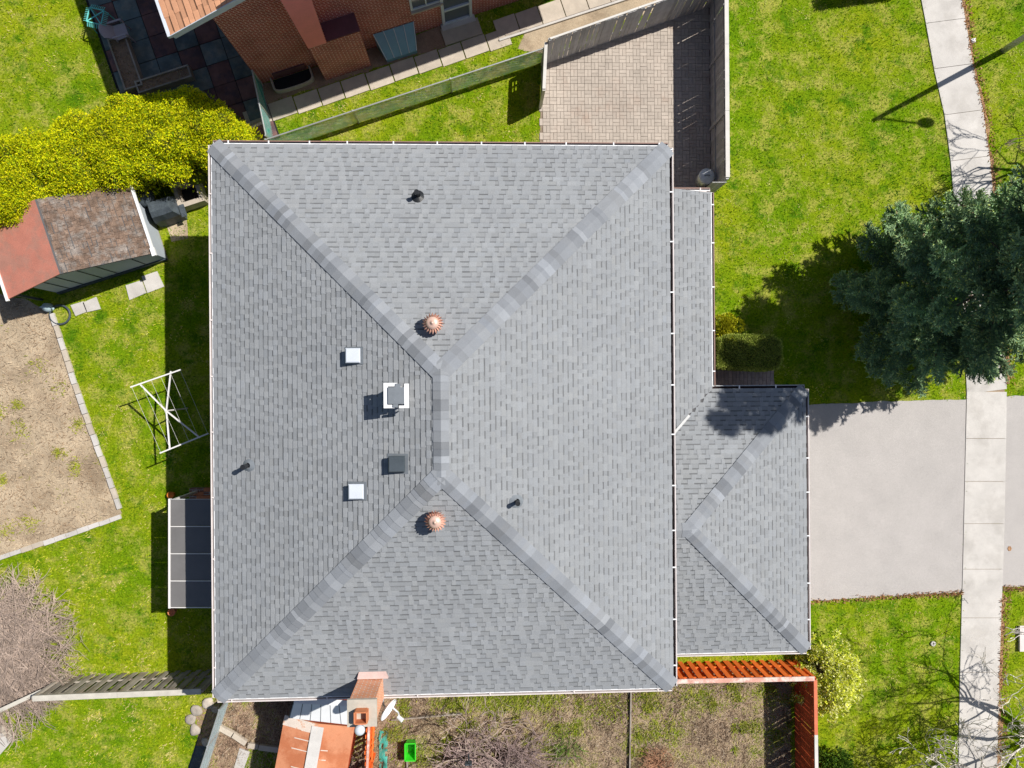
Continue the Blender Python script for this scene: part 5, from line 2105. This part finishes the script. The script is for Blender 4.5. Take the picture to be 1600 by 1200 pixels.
# variegated shrub at the orange fence corner
vsx = S(1291, 1058, .6)
vg = thing("variegated_shrub", (vsx.x, vsx.y, 0), "loose cream and yellow leaved shrub outside the orange fence corner", "shrub")
vcl = []
for _ in range(56):
    t, r = random.uniform(0, 6.28), random.uniform(0, .95) ** .6
    vcl.append(((vsx.x + .06 + math.cos(t) * r * .95, vsx.y + math.sin(t) * r * 1.12, .45 + .75 * (1 - r * r) + random.uniform(-.1, .15)), (.2, .2, .2)))
for _ in range(34):
    t, r = random.uniform(0, 6.28), random.uniform(.9, 1.3)
    vcl.append(((vsx.x + .06 + math.cos(t) * r * .95, vsx.y + math.sin(t) * r * 1.12, random.uniform(.25, .7)), (.13, .13, .13)))
leaf_cloud(vcl, 12500, .085, .05, [(.88, .88, .40, 4), (.82, .84, .10, 4), (.58, .66, .05, 2.4), (.2, .24, .03, 1.2)], "foliage", vg, shell=(.5, 1.15), jitter=1.0)
b = MB()
for c, r in vcl:
    b.tube([(vsx.x + random.uniform(-.1, .1), vsx.y + random.uniform(-.1, .1), 0), c], [.018, .006], 5)
tag(b.build("stems", M['bark'], vg), kind='stuff')
gsx = S(1302, 1196, .5)
vg = thing("green_shrub", (gsx.x, gsx.y, 0), "dark green leafy shrub beside the rust red fence at the frame's bottom", "shrub")
vcl = []
for _ in range(30):
    t, r = random.uniform(0, 6.28), random.uniform(0, .9) ** .6
    vcl.append(((gsx.x + math.cos(t) * r * .6, gsx.y - .1 + math.sin(t) * r * .6, .3 + .5 * (1 - r * r)), (.2, .2, .18)))
leaf_cloud(vcl, 5500, .09, .05, [(.10, .20, .025, 3), (.18, .30, .03, 2), (.05, .10, .02, 2)], "foliage", vg, shell=(.5, 1.15))
b = MB()
for c, r in vcl:
    b.tube([(gsx.x, gsx.y - .1, 0), c], [.018, .006], 5)
tag(b.build("stems", M['bark'], vg), kind='stuff')

# iris-like plant in the bed
ip = S(884, 1166)
ir = thing("strap_leaf_plant", ip, "rosette of green strap leaves in the weedy bed", "plant")
n = 260
Pp = np.array([[ip.x + random.gauss(0, .22), ip.y + random.gauss(0, .22), .01] for _ in range(n)])
Dd = np.column_stack([(Pp[:, 0] - ip.x) * 2.0, (Pp[:, 1] - ip.y) * 2.0, np.full(n, .6)])
fast_mesh("leaf_blades", leaves(Pp, Dd, .33, .026, .7), 4, pick_cols(n, [(.20, .33, .06, 2), (.35, .42, .12, 1), (.12, .22, .04, 1)]), M['leaf'], ir)


# blue-green spruce
def spruce(base, h, r_low, root):
    wood = MB()
    wood.tube([base, base + z * (h * .5), base + z * h], [.21, .12, .02], 10)
    wood.build("trunk", M['bark'], root)
    limb = MB()
    brush = []          # (start, end, radius, tone)

    def spray(p, d, side, ln, tn, lev):
        e = p + d * ln + z * (.06 * ln)
        brush.append((p, e, .052 if lev else .06, tn))
        if lev == 0:
            n = max(2, int(ln / .16))
            for j in range(n):
                f_ = .2 + .8 * (j + .5 * random.random()) / n
                for sg in (-1, 1):
                    if random.random() < .1:
                        continue
                    dd = (d * .8 + side * (sg * .75) + z * random.uniform(-.18, .25)).normalized()
                    spray(p.lerp(e, f_), dd, side, (.30 * (1.12 - f_) + .07) * random.uniform(.7, 1.2), tn * random.uniform(.85, 1.15), 1)

    zz = .75
    while zz < h - .3:
        fr = zz / h
        R = r_low * (1 - fr ** 1.3) ** .80 * (1.0 if zz > 1.1 else .88)
        nb = 8 if zz < 6 else 7
        a0 = random.uniform(0, 6.28)
        for k in range(nb):
            t = a0 + 2 * math.pi * k / nb + random.gauss(0, .17)
            L = R * random.choice((.68, .82, .92, 1.0, 1.05, 1.12)) * (1.10 if math.cos(t) < -.6 and zz < 4 else 1.0)
            z0 = zz + random.uniform(-.16, .16)
            # thin, broken growth on the street side and gaps higher up
            if random.random() < (.52 if math.cos(t - .15) > .45 and zz < 5.5 else .13 if zz < 8 else .25):
                continue
            dirv = Vector((math.cos(t), math.sin(t), 0))
            side = Vector((-dirv.y, dirv.x, 0))
            pts = []
            droop = random.uniform(.06, .24)
            for s_ in np.linspace(0, 1, 6):
                pts.append(base + z * (z0 + L * (.05 * s_ - droop * math.sin(math.pi * s_ * .8) + .17 * s_ ** 3)) + dirv * (L * s_) + side * (.10 * math.sin(3 * s_ + k)))
            limb.tube(pts, [.045 * (1 - s_) + .008 for s_ in np.linspace(0, 1, 6)], 5)
            br_t = random.uniform(.68, 1.25)
            ns = max(3, int(L * 2.9))
            for j in range(ns):
                s_ = .30 + .68 * (j + random.random() * .6) / ns
                i = min(4, int(s_ * 5))
                p_ = pts[i].lerp(pts[i + 1], s_ * 5 - i)
                ln = (L * .30 * (1.2 - s_) + .20) * random.uniform(.8, 1.2)
                for sg in (-1, 1):
                    dv_ = (dirv * random.uniform(.6, .95) + side * (sg * random.uniform(.55, .9)) + z * random.uniform(-.12, .14)).normalized()
                    spray(p_, dv_, dv_.cross(z).normalized(), ln, br_t, 0)
            spray(pts[3], (pts[5] - pts[3]).normalized(), side, (pts[5] - pts[3]).length + .12, br_t * 1.1, 0)
        zz += .42 + .012 * zz
    A = np.array([tuple(q[0]) for q in brush])
    Bq = np.array([tuple(q[1]) for q in brush])
    Rr = np.array([q[2] for q in brush])
    T = np.array([q[3] for q in brush])
    ln = np.linalg.norm(Bq - A, axis=1)
    dens = np.where(A[:, 2] < 6.5, 95, 45)
    cnt = np.maximum(4, (ln * dens)).astype(int)
    idx = np.repeat(np.arange(len(A)), cnt)
    f_ = rng.uniform(0, 1, len(idx))
    ax_ = ((Bq - A) / ln[:, None])[idx]
    rad = np.cross(ax_, rand_unit(len(idx)))
    rad /= np.linalg.norm(rad, axis=1, keepdims=True) + 1e-9
    P_ = A[idx] + (Bq - A)[idx] * f_[:, None] + rad * .008
    V = leaves(P_, ax_ * .75 + rad * .8, .088, .024, .15)
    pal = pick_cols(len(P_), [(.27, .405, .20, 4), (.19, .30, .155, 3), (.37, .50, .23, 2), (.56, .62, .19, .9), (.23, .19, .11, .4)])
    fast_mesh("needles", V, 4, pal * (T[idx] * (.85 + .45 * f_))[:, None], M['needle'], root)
    # twigs clothed in needles
    tw = MB()
    for p, e, r, tn in brush:
        tw.tube([p, e], [r * .62, r * .38], 3, (.19 * tn, .29 * tn, .155 * tn), caps=False)
    tag(tw.build("sprays", M['needle'], root), kind='stuff')
    tag(limb.build("limbs", M['bark'], root), kind='stuff')
    return len(P_), len(brush)


random.seed(47)
sb = S(1430, 461)
spr = thing("spruce_tree", sb, "big blue green spruce shading the front lawn and sidewalk", "tree")
nsp = spruce(sb, 14.8, 3.12, spr)
print("spruce sprays", nsp)


# bare trees and shrubs
def grow(mb, p, d, r, L, depth, spread=.55, up=.15, kids=(2, 3), shrink=.68, sides=6, twigs=None, bend=.18):
    pts, rad = [p], [r]
    q, dd = p.copy(), d.copy()
    seg = 4
    for i in range(seg):
        dd = (dd + Vector((random.gauss(0, bend), random.gauss(0, bend), random.gauss(0, bend) + up * .25))).normalized()
        q = q + dd * (L / seg)
        if q.z < .12:
            q.z = .12
            dd.z = abs(dd.z)
        pts.append(q.copy())
        rad.append(max(.0095, r * (1 - .42 * (i + 1) / seg)))
    mb.tube(pts, rad, max(3, sides), caps=depth == 0)
    if depth == 0:
        return
    n = random.randint(*kids)
    for k in range(n):
        i = random.choice((2, 3, 4, 4)) if k else 4
        ax_ = Vector((random.gauss(0, 1), random.gauss(0, 1), random.gauss(0, .7))).normalized()
        nd_ = (dd + ax_ * spread * random.uniform(.7, 1.3) + z * up).normalized()
        grow(mb, pts[i], nd_, rad[i] * random.uniform(.62, .82), L * shrink * random.uniform(.8, 1.15), depth - 1, spread, up, kids, shrink, sides - 1, twigs, bend)


def bare_tree(name, label, base, limbs, r, th, m, depth=5, cat="tree", seed=1):
    random.seed(seed)
    root = thing(name, base, label, cat)
    t = MB()
    t.tube([base, base + Vector((.03, .02, th * .5)), base + z * th], [r * 1.25, r * 1.05, r * .95], 10)
    t.build("trunk", m, root, smooth=True)
    c = MB()
    for d_, L in limbs:
        grow(c, base + z * (th * .95), Vector(d_).normalized(), r * .62, L, depth, .62, .10, (2, 3), .70, 7)
    c.build("branches", m, root)
    return root


bare_tree("bare_tree", "pale barked leafless tree overhanging the sidewalk's lower end", S(1652, 1128), [((-.95, .3, .4), 2.5), ((-.3, .95, .6), 2.5), ((-.75, -.45, .5), 2.2), ((.6, .3, .9), 2.0), ((-.8, .75, .5), 2.6), ((-.55, .85, .45), 2.4), ((-.9, -.05, .6), 2.3)], .12, 1.5, M['birch'], 6, seed=11)
bare_tree("bare_tree", "young leafless tree just beyond the sidewalk above the spruce", S(1640, 245), [((-.6, .6, .9), 1.5), ((-.2, .9, 1), 1.5), ((-.9, .1, .8), 1.4), ((.4, -.2, 1.2), 1.4)], .085, 1.3, M['bark'], 5, seed=5)
bare_tree("bare_tree", "small grey leafless tree beside the dark stake in the weedy bed", S(742, 1178), [((-.7, .6, .7), 1.1), ((.5, .6, .8), 1.0), ((-.2, .9, .9), 1.1), ((-.95, .1, .7), 1.2), ((.9, .0, .6), 1.0), ((.2, -.8, .7), 1.0)], .045, .3, M['twig'], 4, seed=3)
bare_tree("bare_tree", "whitish twigged leafless tree at the frame's lower right beside the sidewalk", S(1540, 1222), [((-.8, .5, .55), 1.7), ((-.2, .95, .6), 1.8), ((.3, .8, .7), 1.6), ((-.95, .1, .5), 1.8), ((-.6, .75, .4), 1.8), ((.5, .3, .9), 1.3)], .07, .9, M['birch'], 6, seed=17)
random.seed(21)


def bare_shrub(name, label, base, reach, n, hmax, m, r=.012, cat="shrub", tint=(1, 1, 1), squash=(1, 1), sub=5, cone=None, jit=.12, tangle=.12):
    root = thing(name, base, label, cat)
    mb = MB()
    for k in range(n):
        t = random.uniform(*cone) if cone else random.uniform(0, 6.28)
        rr = reach * random.uniform(.35, 1.0) ** .7
        h_ = hmax * random.uniform(.35, 1.0) * (1.1 - .5 * rr / reach)
        e = base + Vector((math.cos(t) * rr * squash[0], math.sin(t) * rr * squash[1], h_))
        s_ = base + Vector((random.gauss(0, jit), random.gauss(0, jit), .0))
        mid = s_.lerp(e, .5) + Vector((random.gauss(0, tangle), random.gauss(0, tangle), hmax * .25))
        tn = random.uniform(.65, 1.25)
        col = tuple(c_ * tn for c_ in tint)
        pts = [s_, s_.lerp(mid, .6) + z * .05, mid, mid.lerp(e, .5) + Vector((random.gauss(0, .05), random.gauss(0, .05), .04)), e]
        mb.tube(pts, [r * 1.5, r * 1.25, r, r * .75, r * .4], 4, col, caps=False)
        for j in range(sub):
            i = random.choice((1, 2, 2, 3, 3))
            p_ = pts[i].lerp(pts[i + 1], random.random())
            dd = (pts[i + 1] - pts[i]).normalized() + Vector((random.gauss(0, .7), random.gauss(0, .7), random.gauss(.05, .4)))
            q = p_ + dd.normalized() * random.uniform(.18, .5) * min(1, reach)
            q.z = max(q.z, .03)
            mb.tube([p_, p_.lerp(q, .5) + Vector((random.gauss(0, .03), random.gauss(0, .03), .02)), q], [r * .6, r * .5, r * .3], 3, col, caps=False)
    mb.build("twigs", m, root)
    return root


bare_shrub("bare_shrub", "large tangled leafless shrub spreading over the lawn's left edge", S(2, 1012), 2.75, 680, 1.0, M['twig'], .014, squash=(1.0, 1.08), sub=9, jit=.5, tangle=.35)
bare_shrub("bare_shrub", "dry twiggy growth hugging the weathered fence's left end", S(45, 1068), 1.6, 150, .7, M['twig'], .011, squash=(1.2, .5), sub=7)
bare_shrub("bare_shrub", "sprawling leafless shrub in the bed at the frame's bottom middle", S(775, 1192), 2.1, 130, 1.0, M['twig'], .013, tint=(.9, .85, .95), squash=(1.15, .75), sub=12, jit=.55, tangle=.35)
bare_shrub("bare_shrub", "thin leafless twigs trailing behind the red picket fence", S(562, 1195), .8, 40, .6, M['twig'], .009, tint=(.8, .75, .7), sub=4)
bare_shrub("bare_shrub", "dry brown clump in the bed beneath the shingled roof's east corner", S(1025, 1190), .7, 60, .35, M['twig'], .008, tint=(1, .7, .5), sub=4)

# out-of-view hedge block added to throw the top-edge shadow; real caster unknown
ob_ = SP([(1345, -56), (1452, -70), (1456, -40), (1349, -26)])
clipped_hedge("clipped_hedge", "added unseen hedge block that shades the top of the front lawn", [(1348, -82), (1470, -98), (1476, -62), (1354, -46)], 1.5, 6000, [(.12, .14, .025, 3), (.08, .1, .02, 2)])

# ------------------------------------------------------------------ grass, weeds and litter that nobody could count
def scatter(n, x0, x1, y0, y1):
    return np.stack([rng.uniform(x0, x1, n), rng.uniform(y0, y1, n)], 1)


def nz(P, s, seed=0.0):
    return np.array([mnoise.noise((a * s, c * s, seed)) for a, c in P])


def blades(P, zb, length, width, cols, name, flat=.55):
    n = len(P)
    az = rng.uniform(0, 2 * np.pi, n)
    el = rng.uniform(.25, 1.15, n)
    d = np.column_stack([np.cos(az) * np.cos(el), np.sin(az) * np.cos(el), np.sin(el)])
    L = length * rng.uniform(.5, 1.4, (n, 1))
    W = np.column_stack([-np.sin(az), np.cos(az), np.zeros(n)]) * width * rng.uniform(.6, 1.4, (n, 1))
    B = np.column_stack([P, np.full(n, zb)])
    V = np.stack([B - W, B + W, B + d * L], axis=1)
    return fast_mesh(name, V, 3, cols, M['blade'])


SOLID = [DRIVE, APRON, [Vector((p_.x, p_.y)) for p_ in WALK_POLY], PATIO, WALKP,
         [H(-iw, -il), H(iw, -il), H(iw, il), H(-iw, il)], [G(iw, gy0 + .35), G(gx1 - .45, gy0 + .35), G(gx1 - .45, gy1 - .35), G(iw, gy1 - .35)],
         [G(iw, gy1), G(px1 - .1, gy1), G(px1 - .1, py1), G(iw, py1)],
         [N(0, 0), N(NW_, 0), N(NW_, ND_), N(0, ND_)], [N(-.9, -1.32), N(7.9, -1.32), N(7.9, -.72), N(-.9, -.72)], [N(7.9, -1.1), N(15, -1.1), N(15, -.38), N(7.9, -.38)],
         [N(-4.5, -1.9), N(0.02, -1.9), N(0.02, 6), N(-4.5, 6)], [N(.05, -.02), N(6.3, -.02), N(6.2, -.62), N(-.3, -.64)], [D(.1, .08), D(4.4, .08), D(4.4, 2.2), D(.1, 2.2)],
         [gA, gB, gC, gD], SP([(197, 446), (246, 424), (257, 448), (203, 469)]), SP([(111, 477), (151, 464), (158, 483), (119, 494)]),
         SP([(-60, 1118), (4, 1127), (24, 1148), (20, 1158), (-2, 1182), (-60, 1215)])]
SPARSE = [SOIL_L, BED_B, STRIP_N]
P = scatter(210000, -18.5, 20.0, -14.0, 14.0)
ok = np.ones(len(P), bool)
for poly in SOLID + SPARSE:
    ok &= ~in_poly(P, poly)
P = P[ok]
big = nz(P, .33, 1.0)
mid = nz(P, 1.6, 4.0)
fin = nz(P, 5.0, 8.0)
f = mid * 1.05 + fin * .65 + rng.normal(0, .20, len(P)) + big * .45
pal = np.array([(.075, .178, .006), (.182, .322, .007), (.322, .418, .011), (.475, .485, .045), (.60, .53, .18)])
edges = np.array([-.42, -.04, .26, .52])
k = np.digitize(f, edges)
cols = pal[k] * rng.uniform(.85, 1.15, (len(P), 1))
# the right-hand front lawn is the greener one
right = (P[:, 0] > 7.5) & (P[:, 1] > 0)
cols[right] *= np.array([.84, .97, .8])
low_left = (P[:, 0] < -7) & (P[:, 1] < -5)
cols[low_left] *= np.array([1.12, 1.05, 1.3])
tag(blades(P, 0.0, .085, .013, cols, "grass"), "short mown grass of the lawns", None, None, 'stuff')
print("blades", len(P))

# dry grass, weeds and litter on the bed and the plot
P = scatter(120000, -18, 12, -14, -9.3)
P = P[in_poly(P, BED_B)]
w_ = nz(P, .8, 3.0) * .7 + nz(P, 3.0, 6.0) * .5 + rng.normal(0, .15, len(P))
green_zone = np.exp(-(((P[:, 0] - S(815, 0).x) / 1.1) ** 2 + ((P[:, 1] - S(0, 1098).y) / .5) ** 2))
w_ += green_zone * .9
pal = np.array([(.15, .10, .07), (.36, .265, .18), (.56, .45, .31), (.46, .43, .14), (.28, .36, .03)])
k = np.digitize(w_, [-.30, .0, .22, .40])
tag(blades(P, .006, .10, .010, pal[k] * rng.uniform(.75, 1.25, (len(P), 1)), "dry_grass"), "dry grass and weeds over the long bed", None, None, 'stuff')
P = scatter(26000, -19, -12, -7, 4)
P = P[in_poly(P, SOIL_L)]
w_ = nz(P, .9, 13.0) * .8 + nz(P, 3.0, 16.0) * .4 + rng.normal(0, .15, len(P))
keep = rng.uniform(0, 1, len(P)) < .55
P, w_ = P[keep], w_[keep]
pal = np.array([(.36, .25, .16), (.50, .385, .27), (.60, .49, .35), (.30, .34, .03)])
k = np.digitize(w_, [-.2, .15, .50])
tag(blades(P, .006, .09, .010, pal[k] * rng.uniform(.8, 1.2, (len(P), 1)), "straw_litter"), "straw and small weeds over the bare plot", None, None, 'stuff')
P = scatter(16000, -19, -12.5, -12.5, -5.5)
P = P[in_poly(P, SHRUB_EARTH)]
tag(blades(P, .004, .10, .012, pick_cols(len(P), [(.52, .42, .32, 3), (.42, .32, .23, 2), (.4, .4, .1, 1)]), "dry_grass"), "dead grass under the large leafless shrub", None, None, 'stuff')
# tufts of weed on the plot
for (x_, y_) in ((70, 573), (32, 670), (90, 607), (92, 708), (2, 645), (5, 750), (118, 730), (28, 632), (8, 828), (45, 818), (122, 663)):
    c_ = S(x_, y_)
    n = random.randint(40, 150)
    q_ = random.uniform(.07, .2)
    Pq = np.column_stack([rng.normal(c_.x, q_ * random.uniform(.7, 1.6), n), rng.normal(c_.y, q_, n)])
    if (x_, y_) == (70, 573):
        ALLW = Pq
    else:
        ALLW = np.vstack([ALLW, Pq])
tag(blades(ALLW, .006, .11, .016, pick_cols(len(ALLW), [(.38, .42, .04, 2), (.30, .34, .05, 1), (.46, .42, .10, 1)]), "weeds"), "scattered weed tufts on the bare plot", None, None, 'stuff')
# green weed patch under the south eave and dots of weed
WW = [np.column_stack([rng.normal(S(x_, 0).x, sx_, n), rng.normal(S(0, y_).y, sy_, n)]) for x_, y_, sx_, sy_, n in ((800, 1092, .75, .30, 2600), (860, 1105, .35, .25, 500), (720, 1112, .3, .2, 500), (945, 1120, .5, .3, 500), (1085, 1105, .45, .3, 420), (1040, 1160, .4, .3, 350), (655, 1190, .4, .2, 500), (610, 1160, .15, .15, 250))]
for _ in range(45):
    cx_, cy_ = random.uniform(600, 1235), random.uniform(1085, 1200)
    k_ = random.uniform(.04, .16)
    WW.append(np.column_stack([rng.normal(S(cx_, 0).x, k_ * random.uniform(.7, 1.8), int(1500 * k_)), rng.normal(S(0, cy_).y, k_, int(1500 * k_))]))
WW = np.vstack(WW)
WW = WW[in_poly(WW, BED_B)]
tag(blades(WW, .006, .13, .02, pick_cols(len(WW), [(.24, .31, .03, 2), (.36, .38, .05, 2), (.15, .20, .02, 1), (.42, .37, .14, 1)]), "weeds"), "fresh green weeds in the long bed", None, None, 'stuff')
# twigs and stalks dropped in the bed
P = scatter(9000, -18, 12, -14, -9.3)
P = P[in_poly(P, BED_B)]
tag(blades(P, .012, .26, .007, pick_cols(len(P), [(.10, .07, .055, 3), (.50, .41, .32, 3), (.30, .22, .16, 2), (.62, .55, .44, 1)], .25), "fallen_twigs"), "fallen twigs and stalks over the long bed", None, None, 'stuff')
P = scatter(5000, -19, -12, -7, 4)
P = P[in_poly(P, SOIL_L)]
tag(blades(P, .012, .20, .007, pick_cols(len(P), [(.20, .14, .10, 2), (.60, .50, .37, 3), (.42, .32, .22, 2)], .2), "fallen_stalks"), "dry stalks over the bare plot", None, None, 'stuff')
# dead leaves along the pavement
ys_ = rng.uniform(-30, 1230, 2600)
ys_ = ys_[(ys_ < 600) | (ys_ > 925)]
xs_ = np.array([interp(WR, y) for y in ys_]) + rng.uniform(-2, 13, len(ys_))
Pq = np.array([S(a, c)[:2] for a, c in zip(xs_, ys_)])
ex = rng.uniform(1262, 1503, 900)
ey = np.interp(ex, [1215, 1380, 1503], [942, 932, 925]) + rng.normal(1, 2.2, 900)
k_ = rng.uniform(0, 1, 900) < (.25 + .75 * (ex - 1262) / 241)
Pq = np.vstack([Pq, np.array([S(a, c)[:2] for a, c in zip(ex[k_], ey[k_])])])
ex = rng.uniform(1566, 1640, 260)
Pq = np.vstack([Pq, np.array([S(a, 917 + random.gauss(2, 2.5))[:2] for a in ex])])
tag(blades(Pq, .035, .07, .022, pick_cols(len(Pq), [(.42, .21, .10, 2), (.30, .16, .09, 2), (.5, .33, .18, 1)]), "leaf_litter"), "dead leaves along the sidewalk edge", None, None, 'stuff')
